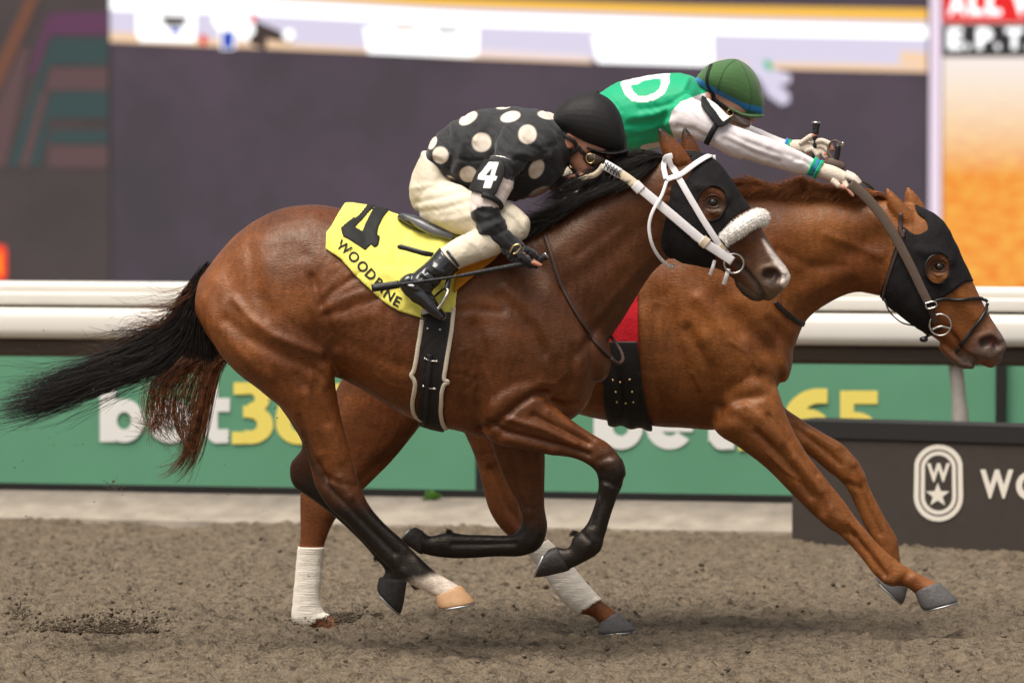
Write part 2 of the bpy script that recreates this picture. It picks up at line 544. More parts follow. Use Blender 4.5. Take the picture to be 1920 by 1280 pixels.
# loose sand banked against the kerb, and a print punched out under the planted hind hoof
kd_ = (np.stack([GX, GY], -1) - KERB.o[:2]) @ KERB.n[:2]
GZ += np.where(inb, 0.018 * np.exp(-0.5 * ((kd_ + 0.02) / 0.12) ** 2) * (vnoise(GX * 4 + 9, GY * 4, 9) - 0.3) - 0.010 - 0.040 * np.clip((kd_ + 2.2) / 2.2, 0, 1), 0)
GZ -= np.where(kd_ > 0.12, 0.12, 0.0)
for hx, hy, rr, dp in ((-0.74, 0.16, 0.10, -0.035), (-0.60, 0.12, 0.10, 0.05), (-1.55, -0.25, 0.14, 0.035), (-1.85, -0.3, 0.16, 0.03), (0.42, -0.2, 0.08, -0.02)):
    GZ += dp * np.exp(-0.5 * (((GX - hx) / rr) ** 2 + ((GY - hy) / rr) ** 2)) * (0.5 + vnoise(GX * 25, GY * 25, 10))
nx, ny = GX.shape
ii = np.arange((nx - 1) * (ny - 1)); ia = (ii // (ny - 1)) * ny + ii % (ny - 1)
gf = np.stack([ia, ia + ny, ia + ny + 1, ia + 1], 1)

def dirt_mat(name, dark, light):
    m, nt, b = new_mat(name)
    tc = nt.nodes.new('ShaderNodeTexCoord')
    n1 = nt.nodes.new('ShaderNodeTexNoise'); n1.inputs['Scale'].default_value = 13; n1.inputs['Detail'].default_value = 8; n1.inputs['Roughness'].default_value = 0.7
    n2 = nt.nodes.new('ShaderNodeTexNoise'); n2.inputs['Scale'].default_value = 140; n2.inputs['Detail'].default_value = 4
    v = nt.nodes.new('ShaderNodeTexVoronoi'); v.inputs['Scale'].default_value = 55
    mx = nt.nodes.new('ShaderNodeMix'); mx.data_type = 'RGBA'
    mx.inputs[6].default_value = (*dark, 1); mx.inputs[7].default_value = (*light, 1)
    r = nt.nodes.new('ShaderNodeMapRange'); r.inputs[1].default_value = 0.36; r.inputs[2].default_value = 0.56
    for n in (n1, n2, v): nt.links.new(tc.outputs['Object'], n.inputs['Vector'])
    ad = nt.nodes.new('ShaderNodeMath'); ad.operation = 'MULTIPLY_ADD'; ad.inputs[1].default_value = 0.45
    nt.links.new(n2.outputs[0], ad.inputs[0]); 
    sb = nt.nodes.new('ShaderNodeMath'); sb.operation = 'MULTIPLY'; sb.inputs[1].default_value = 0.55
    nt.links.new(n1.outputs[0], sb.inputs[0]); nt.links.new(sb.outputs[0], ad.inputs[2])
    nt.links.new(ad.outputs[0], r.inputs[0]); nt.links.new(r.outputs[0], mx.inputs[0])
    # dark flecks: shade of small pits, painted into the sand colour
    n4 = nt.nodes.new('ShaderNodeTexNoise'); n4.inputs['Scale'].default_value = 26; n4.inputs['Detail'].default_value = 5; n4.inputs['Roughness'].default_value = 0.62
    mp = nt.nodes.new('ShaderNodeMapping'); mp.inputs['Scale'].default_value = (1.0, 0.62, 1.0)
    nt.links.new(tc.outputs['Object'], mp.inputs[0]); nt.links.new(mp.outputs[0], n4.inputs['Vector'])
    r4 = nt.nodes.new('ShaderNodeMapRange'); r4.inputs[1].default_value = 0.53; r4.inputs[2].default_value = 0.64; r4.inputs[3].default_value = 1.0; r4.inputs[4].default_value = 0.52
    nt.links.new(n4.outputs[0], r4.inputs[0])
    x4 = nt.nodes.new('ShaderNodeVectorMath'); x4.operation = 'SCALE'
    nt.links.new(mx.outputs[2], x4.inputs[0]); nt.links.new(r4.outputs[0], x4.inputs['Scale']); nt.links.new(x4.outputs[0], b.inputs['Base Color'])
    u = nt.nodes.new('ShaderNodeBump'); u.inputs['Strength'].default_value = 1.0; u.inputs['Distance'].default_value = 0.012
    a2 = nt.nodes.new('ShaderNodeMath'); a2.operation = 'ADD'
    nt.links.new(n2.outputs[0], a2.inputs[0]); nt.links.new(v.outputs['Distance'], a2.inputs[1])
    nt.links.new(a2.outputs[0], u.inputs['Height']); nt.links.new(u.outputs[0], b.inputs['Normal'])
    b.inputs['Roughness'].default_value = 0.95; b.inputs['Specular IOR Level'].default_value = 0.15
    return m
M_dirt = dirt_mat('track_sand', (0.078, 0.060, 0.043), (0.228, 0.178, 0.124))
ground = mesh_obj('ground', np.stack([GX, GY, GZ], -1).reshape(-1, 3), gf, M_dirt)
props(ground, 'loose brown sand of the race track, combed and pitted', kind='structure')

# loose clods lying on the sand
_r = np.random.default_rng(77); cv = []; cf = []
for _ in range(900):
    x, y = _r.uniform(-2.7, 2.7), _r.uniform(-2.3, 5.6)
    s_ = 0.004 + 0.012 * _r.random() ** 2.5
    i, j = np.searchsorted(gx, x), np.searchsorted(gy, y)
    v, f = ellipsoid((0, 0, 0), (np.array([1, 0, 0]), np.array([0, .85, 0]), np.array([0, 0, .7])), 6, 4)
    v = np.array(v) * _r.uniform(.6, 1.2, (len(v), 1)) * s_ + np.array([x, y, GZ[min(i, GZ.shape[0] - 1), min(j, GZ.shape[1] - 1)] + s_ * 0.3])
    b = len(cv); cv += list(v); cf += [tuple(k + b for k in q) for q in f]
props(mesh_obj('sand_clods', cv, cf, dirt_mat('clod_sand', (0.12, 0.095, 0.07), (0.25, 0.195, 0.142))), 'small loose clods scattered over the track sand', 'clods', kind='stuff')

# --- kerb: low sloping concrete apron behind the sand
M_conc = mat('stained_concrete', (0.31, 0.268, 0.218), 0.9, 0.2, noise=0.5, nscale=7, bump=0.4, bscale=60)
mb = MB()
kt = z_at(934, KERB, 0.45)
prof = [(0.0, -0.2), (0.02, -0.02), (0.45, kt), (0.58, kt), (0.58, -0.3)]
for a in np.linspace(-14, 14, 57):
    mb.v += [tuple(uz(a, z + random.uniform(-.002, .002), KERB, d)) for d, z in prof]
k = len(prof)
for i in range(56):
    for j in range(k - 1): mb.f.append((i * k + j, (i + 1) * k + j, (i + 1) * k + j + 1, i * k + j + 1))
kerb = mb.obj('kerb', M_conc, smooth=False)
props(kerb, 'low sloping pale concrete kerb between the sand and the boards', kind='structure')

# --- green advertising boards
def patch(poly, plane, d=0.0):
    """A flat figure drawn on a plane, outline in pixels."""
    q = np.array(poly, float)
    return at(q[:, 0], q[:, 1], plane, d)

def slab(mb, pts, n, t):
    """Prism: an outline (3D, flat) given thickness t along n."""
    k = len(pts); b = len(mb.v)
    mb.v += [tuple(p) for p in pts] + [tuple(p + np.asarray(n) * t) for p in pts]
    mb.f += [tuple(range(b, b + k))[::-1], tuple(range(b + k, b + 2 * k))]
    mb.f += [(b + i, b + (i + 1) % k, b + k + (i + 1) % k, b + k + i) for i in range(k)]

def letter(name, ch, box, plane, d, m, parent, bold=0.045, slope=0.0, thick=0.004):
    v, f = text_mesh(ch, bold)[0]
    lo, hi = v.min(0), v.max(0); q = (v - lo) / (hi - lo)
    x = box[0] + q[:, 0] * (box[2] - box[0]); y = box[3] - q[:, 1] * (box[3] - box[1]) + slope * q[:, 0]
    a = at(x, y, plane, d); b_ = a + plane.n * thick
    k = len(v)
    ed = {}
    for p in f:
        for i in range(len(p)):
            e = (p[i], p[(i + 1) % len(p)]); ed[e] = 1
    F = [p for p in f] + [tuple(i + k for i in p[::-1]) for p in f]
    F += [(e[1], e[0], e[0] + k, e[1] + k) for e in ed if (e[1], e[0]) not in ed]
    return mesh_obj(name, np.vstack([a, b_]), F, m, parent, False)

M_green = mat('green_banner', (0.125, 0.335, 0.205), 0.55, 0.35, noise=0.10, nscale=2.2, bump=0.15, bscale=3)
M_white = mat('white_print', (0.86, 0.85, 0.82), 0.6, 0.2)
M_yellow = mat('yellow_print', (0.92, 0.76, 0.17), 0.6, 0.2)
M_blackpl = mat('black_trim', (0.02, 0.019, 0.018), 0.6, 0.3)
def block_letter(ch, box, plane, d, m, parent):
    """Heavy round sans letter of the banner print, in a pixel box."""
    def arc(cx, cy, ox, oy, ix, iy, a0, a1):
        A = np.radians(np.linspace(a0, a1, 25))
        return ([(cx + ox * math.cos(a), cy + oy * math.sin(a)) for a in A] + [(cx + ix * math.cos(a), cy + iy * math.sin(a)) for a in A], [(i, i + 1, 26 + i, 25 + i) for i in range(24)])
    def rc(x0, y0, x1, y1, sl=0.0): return ([(x0, y0), (x1, y0), (x1, y1 + sl), (x0, y1)], [(0, 1, 2, 3)])
    P = {'b': [rc(0, 0, .36, .97, .03), arc(.55, .365, .45, .375, .16, .15, 0, 360)],
         'e': [arc(.5, .5, .5, .5, .19, .2, 8, 325), rc(.12, .385, .99, .60)],
         't': [rc(.24, .14, .64, .95, .05), rc(0, .53, 1, .76), arc(.64, .30, .40, .30, .06, .06, 180, 290), rc(.6, .01, .96, .24)],
         '3': [arc(.42, .735, .48, .265, .13, .075, -95, 120), arc(.44, .315, .54, .315, .17, .1, -125, 95), rc(.28, .43, .56, .62), rc(.06, .80, .36, .995), rc(.02, .0, .3, .2)],
         '6': [arc(.5, .34, .5, .34, .17, .13, 0, 360), arc(.74, .40, .74, .6, .36, .36, 88, 180), rc(.7, .76, .93, 1.0)],
         '5': [rc(.10, .78, .96, 1.0), rc(.10, .46, .42, .99), arc(.44, .325, .54, .325, .17, .11, -125, 118), rc(.0, .0, .3, .22)]}[ch]
    V = []; F = []
    for k, (pts, fs) in enumerate(P):
        q = np.array(pts); b = len(V)
        x = box[0] + q[:, 0] * (box[2] - box[0]); y = box[3] - q[:, 1] * (box[3] - box[1])
        V += list(at(x, y, plane, d - 0.0004 * k)); F += [tuple(i + b for i in f) for f in fs]
    return mesh_obj('letter', V, F, m, parent, False)
def green_board(u0, u1, boxes, label, slope):
    zt, zb = z_at(650, BOARD, 0, 300), z_at(930, BOARD, 0, 960)
    r = root('advertising_board', uz((u0 + u1) / 2, 0.0, BOARD), label, 'board', 'green advertising boards behind the rail')
    # printed sheet with the faint vertical waves of a tensioned banner
    n = 60; us = np.linspace(u0, u1, n); V = []
    for z in np.linspace(zb, zt, 9):
        for uu in us:
            wv = 0.0025 * math.sin(uu * 5.1) + 0.002 * math.sin(uu * 11.7 + 1) + 0.004 * math.exp(-((z - zb) / 0.25) ** 2) * (vnoise(np.array([uu * 3 + 50]), np.array([1.0]), 3)[0] - 0.5)
            V.append(uz(uu, z, BOARD, wv - 0.01))
    F = [(j * n + i, j * n + i + 1, (j + 1) * n + i + 1, (j + 1) * n + i) for j in range(8) for i in range(n - 1)]
    mesh_obj('banner', V, F, M_green, r)
    MB().box(uz(u0, zb, BOARD, 0.04), BOARD.u * (u1 - u0), BOARD.n * 0.05, (0, 0, zt - zb)).obj('backing', M_blackpl, r, False)
    k0, k1 = u0, u1
    MB().box(uz(k0, kt - 0.01, KERB, 0.47), KERB.u * (k1 - k0), KERB.n * 0.06, (0, 0, z_at(921, KERB, 0.47) - kt + 0.01)).obj('shadow_bar', M_blackpl, r, False)  # black bar added as the shadow line under the board
    for uu in (u0 + 0.3, (u0 + u1) / 2, u1 - 0.3):
        MB().box(uz(uu, -0.14, BOARD, 0.0), BOARD.u * 0.05, BOARD.n * 0.05, (0, 0, zb + 0.139)).obj('foot', M_blackpl, r, False)
    for ch, bx in boxes:
        block_letter(ch, bx, BOARD, -0.0178, M_white if ch in 'bet' else M_yellow, r)
    return r
green_board(u_at(-900, BOARD), u_at(894, BOARD),
            [('b', (187, 719, 270, 828)), ('e', (277, 748, 362, 830)), ('t', (368, 719, 431, 831)), ('3', (433, 716, 514, 832)), ('6', (517, 717, 604, 833)), ('5', (610, 719, 692, 834))],
            'green bet365 advertising board behind the horses, left of the dark joint', 1)
green_board(u_at(908, BOARD), u_at(2700, BOARD),
            [('b', (1113, 728, 1206, 841)), ('e', (1211, 757, 1300, 842)), ('t', (1312, 728, 1379, 843)), ('3', (1383, 727, 1462, 844)), ('6', (1466, 728, 1558, 845)), ('5', (1567, 732, 1649, 846))],
            'green bet365 advertising board behind the horses, right of the dark joint', 1)
p0 = uz(u_at(894, BOARD), 0.05, BOARD, -0.03)
jp = MB().box(p0, BOARD.u * 0.042, BOARD.n * 0.08, (0, 0, 0.85)).obj('joint_post', M_blackpl, None, False)
props(jp, 'dark upright post in the joint between the two green boards', 'post')
pp = MB(); pp.box(uz(u_at(1869, BOARD), 0.05, BOARD, -0.06), BOARD.u * 0.052, BOARD.n * 0.05, (0, 0, 0.86))
props(pp.obj('board_post', M_blackpl, None, False), 'dark upright post in front of the green board below the chestnut muzzle', 'post')

# --- running rail
M_rail = mat('rail_white', (0.80, 0.765, 0.70), 0.45, 0.4, noise=0.05, nscale=3)
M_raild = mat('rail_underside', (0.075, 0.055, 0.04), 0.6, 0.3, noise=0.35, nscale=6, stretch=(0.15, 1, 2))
M_galv = mat('weathered_post', (0.40, 0.36, 0.32), 0.6, 0.4, noise=0.35, nscale=14)
rr = root('running_rail', uz(0, 0, RAIL), 'white double running rail along the inside of the track', 'rail')
def extrude(name, prof, m, parent, smooth=True):
    """prof: (depth, z) outline of a bar that runs along the rail."""
    us = np.linspace(-12, 12, 49); k = len(prof); V = []; F = []
    for a in us: V += [uz(a, z, RAIL, d) for d, z in prof]
    for i in range(len(us) - 1):
        for j in range(k): F.append((i * k + j, (i + 1) * k + j, (i + 1) * k + (j + 1) % k, i * k + (j + 1) % k))
    return mesh_obj(name, V, F, m, parent, smooth)
zr = [z_at(y, RAIL) for y in (533, 552, 556, 576, 582, 606, 640, 676)]
def rounded(z0, z1, d0, d1, r=0.03, n=5):
    out = []
    for cz, cd, a0 in ((z1 - r, d1 - r, 0), (z1 - r, d0 + r, 90), (z0 + r, d0 + r, 180), (z0 + r, d1 - r, 270)):
        for q in np.linspace(a0, a0 + 90, n):
            a = math.radians(q); out.append((cd + r * math.cos(a), cz + r * math.sin(a)))
    return out
extrude('top_rail', rounded(zr[1] - 0.004, zr[0], -0.10, 0.10, 0.025), M_rail, rr)
extrude('middle_rail', rounded(zr[3], zr[1] - 0.001, -0.13, 0.12, 0.012), M_rail, rr)
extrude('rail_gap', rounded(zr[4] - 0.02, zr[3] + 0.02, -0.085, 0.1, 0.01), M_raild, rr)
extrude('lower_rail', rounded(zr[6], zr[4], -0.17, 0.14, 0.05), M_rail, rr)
extrude('rail_shade_bar', rounded(zr[7], zr[6] - 0.001, -0.09, 0.10, 0.03), M_raild, rr)  # dark brown bar: the rail's shaded underside put in as colour
for px in (1803, 120 - 1700, 3500):
    a = at(px - 14, 660, RAIL, -0.02); b = at(px + 4, 800, RAIL, 0.0); b[2] = kt
    MB().tube(spline(np.array([a, a * 0.62 + b * 0.38 + np.array([0.012, 0, 0]), b]), 6), [0.038] * 6 + [0.044] * 7, 12).obj('post', M_galv, rr)

# --- dark board with the emblem, set forward of the kerb at the right
_c = at(1485, 1003, Plane(5.15, 13))
PANEL = Plane(0, 28); PANEL.o = np.array([_c[0], _c[1], 0.0])
M_panel = mat('charcoal_board', (0.052, 0.042, 0.035), 0.7, 0.25, noise=0.15, nscale=20)
M_cream = mat('cream_print', (0.78, 0.72, 0.63), 0.6, 0.3)
pb = root('sponsor_board', PANEL.o, 'charcoal WOODBINE board with oval emblem standing in the sand', 'board')
pz = z_at(788, PANEL, 0, 1500)
MB().box(uz(0, -0.05, PANEL), PANEL.u * 3.2, PANEL.n * 0.30, (0, 0, pz - 0.085 + 0.05)).obj('panel', M_panel, pb, False)
MB().box(uz(-0.008, pz - 0.083, PANEL, -0.012), PANEL.u * 3.22, PANEL.n * 0.32, (0, 0, 0.083)).obj('top_trim', M_blackpl, pb, False)
def oval(cx, cy, rx, ry, n=14):
    out = []
    for k in range(2 * n):
        a = math.pi * 2 * k / (2 * n); s_ = 1 if math.sin(a) >= 0 else -1
        out.append((cx + rx * math.cos(a), cy + s_ * (ry - rx) + rx * math.sin(a)))
    return out
def ring(cx, cy, r0, r1, ry0, ry1, name):
    A, B = oval(cx, cy, r0, ry0), oval(cx, cy, r1, ry1); n = len(A)
    P = np.vstack([patch(A, PANEL, -0.004), patch(B, PANEL, -0.004)])
    P2 = P + PANEL.n * 0.004
    F = [(i, (i + 1) % n, n + (i + 1) % n, n + i) for i in range(n)]
    F += [(2 * n + i, 2 * n + n + i, 2 * n + n + (i + 1) % n, 2 * n + (i + 1) % n) for i in range(n)]
    F += [(i, 2 * n + i, 2 * n + (i + 1) % n, (i + 1) % n) for i in range(n)] + [(n + i, n + (i + 1) % n, 3 * n + (i + 1) % n, 3 * n + i) for i in range(n)]
    return mesh_obj(name, np.vstack([P, P2]), F, M_cream, pb, False)
ring(1759.5, 905, 46, 37, 72, 63, 'emblem_ring')
ring(1759.5, 905, 33.5, 26, 59.5, 52, 'emblem_ring')
letter('letter', 'W', (1738, 868, 1781, 903), PANEL, -0.004, M_cream, pb, 0.03)
st = []
for k in range(10):
    r_ = 23 if k % 2 == 0 else 9.5; a = math.radians(-90 + 36 * k); st.append((1758 + r_ * math.cos(a), 928 + r_ * math.sin(a)))
mb = MB(); slab(mb, patch(st, PANEL, -0.004), PANEL.n, 0.004); mb.obj('emblem_star', M_cream, pb, False)
x = 1838
for ch, w in (('W', 62), ('O', 54), ('O', 54), ('D', 46), ('B', 44), ('I', 13), ('N', 48), ('E', 40)):
    letter('letter', ch, (x, 880 + (x - 1838) * 0.05, x + w, 934 + (x - 1838) * 0.05), PANEL, -0.004, M_cream, pb, 0.035); x += w + 5

# --- small weed at the foot of the board
M_weed = mat('weed_leaf', (0.12, 0.30, 0.05), 0.6, 0.3, noise=0.3, nscale=60)
wb = at(812, 938, KERB, 0.43)
mb = MB()
for k in range(46):
    a, e, l = random.uniform(0, 6.28), random.uniform(0.3, 1.4), random.uniform(0.03, 0.075)
    b0 = wb + np.array([random.uniform(-.03, .03), random.uniform(-.03, .03), random.uniform(-0.01, 0.02)])
    dv = np.array([math.cos(a) * math.cos(e), math.sin(a) * math.cos(e), math.sin(e)]) * l
    sd = np.cross(dv, (0.2, 0.5, 1)); sd = sd / np.linalg.norm(sd) * l * 0.28
    mb.add([b0, b0 + dv * .5 + sd, b0 + dv + np.array([0, 0, -l * .2]), b0 + dv * .5 - sd], [(0, 1, 2, 3)])
props(mb.obj('weed', M_weed, None, False), 'small bright green weed at the foot of the green board', 'weed')

# --- video screens of the infield
def pic(name, poly, m, parent, d): return mesh_obj(name, patch(poly, SCREEN, d), [tuple(range(len(poly)))[::-1]], m, parent, False)
def lg(r, g, b): return lin(r, g, b)
M_case = mat('screen_housing', (0.03, 0.03, 0.032), 0.7, 0.3)
def screen(x0, x1, label, m):
    zt, zb = z_at(-260, SCREEN), 0.0
    a, b = at(x0, 300, SCREEN), at(x1, 300, SCREEN)
    r = root('video_screen', (float((a[0] + b[0]) / 2), SCREEN.o[1], 0), label, 'screen', 'infield video screens')
    MB().box((a[0], SCREEN.o[1] + 0.05, zb), (b[0] - a[0], 0, 0), (0, 0.6, 0), (0, 0, zt - zb)).obj('housing', M_case, r, False)
    MB().box((a[0] + .01, SCREEN.o[1], zb + .02), (b[0] - a[0] - .02, 0, 0), (0, 0.04, 0), (0, 0, zt - zb - .04)).obj('display', m, r, False)
    return r
G_dark = glow('display_dark', lg(86, 72, 84), 1, col2=lg(70, 63, 68), scale=0.5)
G_left = glow('display_grey', lg(82, 72, 70), 1, col2=lg(72, 64, 64), scale=0.5)
def grad_screen():
    m = glow('display_field', lg(255, 210, 92), 1.0, col2=lg(242, 126, 44), scale=6.5)
    nt = m.node_tree; b = nt.nodes['Principled BSDF']
    mx = [n for n in nt.nodes if n.bl_idname == 'ShaderNodeMix'][0]
    ns = [n for n in nt.nodes if n.bl_idname == 'ShaderNodeTexNoise'][0]
    tc = [n for n in nt.nodes if n.bl_idname == 'ShaderNodeTexCoord'][0]
    mp = nt.nodes.new('ShaderNodeMapping'); mp.inputs['Scale'].default_value = (0.6, 1, 1.5)
    nt.links.new(tc.outputs['Object'], mp.inputs[0]); nt.links.new(mp.outputs[0], ns.inputs[0])
    sx = nt.nodes.new('ShaderNodeSeparateXYZ'); nt.links.new(tc.outputs['Object'], sx.inputs[0])
    z0, z1 = z_at(330, SCREEN), z_at(120, SCREEN)
    r = nt.nodes.new('ShaderNodeMapRange'); r.inputs[1].default_value = z0; r.inputs[2].default_value = z1
    nt.links.new(sx.outputs[2], r.inputs[0])
    # the picture of the field pales towards its own far end
    m2 = nt.nodes.new('ShaderNodeMix'); m2.data_type = 'RGBA'; m2.inputs[7].default_value = (*lg(252, 238, 230), 1)
    nt.links.new(r.outputs[0], m2.inputs[0]); nt.links.new(mx.outputs[2], m2.inputs[6]); nt.links.new(m2.outputs[2], b.inputs['Emission Color'])
    rr_ = [n for n in nt.nodes if n.bl_idname == 'ShaderNodeMapRange' and n is not r][0]
    ad = nt.nodes.new('ShaderNodeMath'); ad.operation = 'MULTIPLY_ADD'; ad.inputs[1].default_value = -0.32; 
    nt.links.new(r.outputs[0], ad.inputs[0]); nt.links.new(ns.outputs[0], ad.inputs[2]); nt.links.new(ad.outputs[0], rr_.inputs[0])
    rr_.inputs[1].default_value = 0.2; rr_.inputs[2].default_value = 0.66
    return m
s1 = screen(-1700, 207, 'dim video screen at the left showing faint teal and purple bars', G_left)
s2 = screen(207, 1744, 'wide dark video screen showing a bright race replay along its top', G_dark)
s3 = screen(1766, 3600, 'video screen at the right showing an orange field under red captions', grad_screen())
teal, brn, pur, org = (glow('image_' + n, lg(*c)) for n, c in (('teal', (58, 76, 76)), ('brown', (98, 74, 75)), ('purple', (98, 60, 86)), ('orange', (116, 76, 60))))
for k, (poly, m) in enumerate((
        ([(95, 25), (202, 22), (202, 66), (92, 66)], pur), ([(92, 66), (66, 140), (52, 140), (86, 40), (95, 25)], pur),
        ([(97, 71), (202, 71), (202, 122), (92, 122)], teal), ([(97, 71), (92, 122), (34, 312), (14, 312)], teal),
        ([(95, 127), (202, 127), (202, 169), (84, 169)], brn), ([(97, 172), (202, 172), (202, 222), (93, 222)], teal),
        ([(97, 172), (93, 222), (76, 312), (54, 312)], teal), ([(94, 246), (202, 246), (202, 269), (92, 269)], teal),
        ([(92, 274), (202, 274), (202, 314), (92, 314)], brn), ([(0, 190), (40, 90), (56, 90), (10, 312), (-40, 312)], brn),
        ([(56, -20), (80, -20), (0, 170), (-30, 170)], org), ([(78, 172), (90, 172), (54, 312), (36, 312)], brn))):
    pic('image_bar', poly, m, s1, -0.02 - 0.004 * k)
pic('image_lamp', [(-60, 462), (8, 460), (12, 470), (12, 516), (8, 526), (-60, 526)], glow('image_red', lg(255, 70, 40), 1.2), s1, -0.09)
pic('image_lamp', [(-60, 474), (1, 474), (3, 514), (-60, 516)], glow('image_amber', lg(255, 150, 30), 1.2), s1, -0.10)
G = {n: glow('image_' + n, lg(*c), k) for n, c, k in (('lavender', (226, 219, 240), 0.97), ('white', (255, 255, 255), 1.6), ('gold', (252, 196, 84), 1), ('amber_edge', (240, 204, 168), 1.1), ('rose', (246, 226, 226), 1.0), ('blue', (40, 80, 190), 1), ('dark_horse', (70, 56, 52), 1), ('red', (238, 40, 40), 1), ('black', (52, 48, 50), 1), ('green', (60, 190, 140), 1), ('umber', (78, 70, 66), 1))}
for k, (poly, n) in enumerate((
        ([(520, -14), (900, -2), (1300, 10), (1740, 17), (1740, 50), (1300, 40), (800, 22), (480, 8)], 'gold'),
        ([(206, -20), (480, -6), (800, 12), (1300, 30), (1740, 40), (1740, 128), (1400, 120), (1100, 112), (880, 104), (700, 95), (500, 84), (206, 76)], 'lavender'),
        ([(206, 70), (300, 74), (330, 78), (206, 79)], 'gold'),
        ([(206, -8), (480, 2), (900, 26), (1400, 42), (1740, 50), (1740, 73), (1400, 66), (900, 50), (480, 28), (206, 19)], 'white'),
        ([(206, 60), (300, 66), (500, 80), (700, 92), (880, 101), (1110, 110), (1110, 119), (880, 110), (700, 100), (500, 92), (206, 79)], 'amber_edge'),
        ([(1335, 116), (1600, 120), (1740, 124), (1740, 136), (1600, 133), (1335, 127)], 'amber_edge'),
        ([(256, 24), (368, 26), (366, 80), (262, 78), (256, 60)], 'white'), ([(682, 52), (790, 50), (898, 56), (896, 104), (880, 108), (690, 100)], 'white'),
        ([(1110, 66), (1230, 62), (1336, 66), (1338, 118), (1320, 124), (1120, 118)], 'white'), ([(900, 92), (1100, 104), (1100, 114), (900, 106)], 'rose'),
        ([(300, 30), (352, 32), (346, 50), (310, 50)], 'umber'), ([(318, 52), (340, 54), (336, 66), (320, 64)], 'blue'), ([(480, 40), (520, 56), (552, 76), (530, 92), (500, 94), (470, 84), (462, 60)], 'dark_horse'),
        ([(500, 74), (560, 84), (640, 92), (680, 96), (500, 92)], 'amber_edge'), ([(532, 58), (548, 56), (552, 72), (540, 78), (530, 70)], 'white'),
        ([(404, -8), (440, -10), (470, 10), (478, 60), (462, 78), (446, 66), (440, 92), (414, 94), (412, 60), (398, 40)], 'white'), ([(416, 58), (440, 60), (438, 90), (416, 92)], 'blue'),
        ([(374, 66), (388, 66), (388, 84), (376, 84)], 'red'), ([(468, 26), (482, 30), (478, 44), (466, 40)], 'red'),
        ([(740, 52), (780, 52), (782, 60), (742, 60)], 'amber_edge'), ([(820, 56), (860, 58), (858, 64), (822, 64)], 'dark_horse'),
        ([(1400, 112), (1436, 110), (1452, 130), (1482, 140), (1482, 156), (1462, 160), (1480, 176), (1480, 192), (1466, 198), (1440, 180), (1424, 150), (1400, 130)], 'lavender'),
        ([(1430, 112), (1446, 116), (1450, 132), (1438, 132)], 'green'), ([(1690, 96), (1738, 100), (1738, 124), (1686, 120)], 'amber_edge'))):
    pic('image_shape', poly, G[n], s2, -0.02 - 0.004 * k)
pic('image_band', [(1768, -200), (3600, -200), (3600, 43), (1768, 43)], G['red'], s3, -0.02)
pic('image_band', [(1768, 45), (3600, 45), (3600, 107), (1768, 107)], G['black'], s3, -0.024)
def caption(body, x, y0, y1, wd):
    for ch, w in zip(body, wd):
        if ch != ' ':
            yb = y0 if ch != '.' else y1 - 11
            letter('letter', ch, (x, yb, x + w, y1), SCREEN, -0.04, G['white'], s3, 0.05, thick=0.002)
        x += w + 5
caption('ALL WEATHER', 1778, -16, 29, (34, 28, 28, 10, 52, 28, 34, 30, 34, 28, 32))
caption('E. P. TAYLOR', 1777, 53, 93, (28, 9, 2, 30, 9, 0, 34, 34, 34, 28, 36, 32))
m_col = mat('white_mast', (0.8, 0.76, 0.8), 0.5, 0.3)
a, b = at(1745, 300, SCREEN, -0.3), at(1764, 300, SCREEN, -0.3)
M_mast = glow('glowing_column', lg(246, 226, 244), 1.0)  # white column, no lamp: its brightness is an added glow
mast = root('screen_divider', (float((a[0] + b[0]) / 2), float(a[1]), 0), 'pale upright column, made to glow, between the dark screen and the orange screen', 'column')
MB().box((a[0], a[1], 0), (b[0] - a[0], 0, 0), (0, 0.2, 0), (0, 0, z_at(-260, SCREEN))).obj('strip', M_mast, mast, False)
MB().box((a[0] - .03, a[1] + .205, 0), (b[0] - a[0] + .06, 0, 0), (0, 0.1, 0), (0, 0, z_at(-260, SCREEN))).obj('mounting_bar', M_case, mast, False)

# ================================================================== horses
BAY = Plane(-1.0, 7.0)
CHE = Plane(0.0, 7.0)

def legs_of(S, d, table):
    for name, dd, secs in table:
        S.loft(name, [(a, b, c, e, t, dd * w) for (a, b, c, e, t, w) in secs], n=20, m=2.1)

def ear(S, name, tip, b0, b1, d, open_=1):
    """A pointed, cupped ear: outline tip and the two ends of its base."""
    tip, b0, b1 = (np.array(q, float) for q in (tip, b0, b1))
    secs = []
    for w, q in ((1.0, 0.0), (1.02, 0.22), (0.86, 0.5), (0.55, 0.75), (0.24, 0.92), (0.06, 1.0)):
        c = (b0 + b1) / 2 * (1 - q) + tip * q; h = (b1 - b0) / 2 * w
        secs.append((*(c - h), *(c + h), 0.020 * w + 0.006, d))
    S.loft(name, secs, n=16, per=4, cap=(0.5, 0.3))

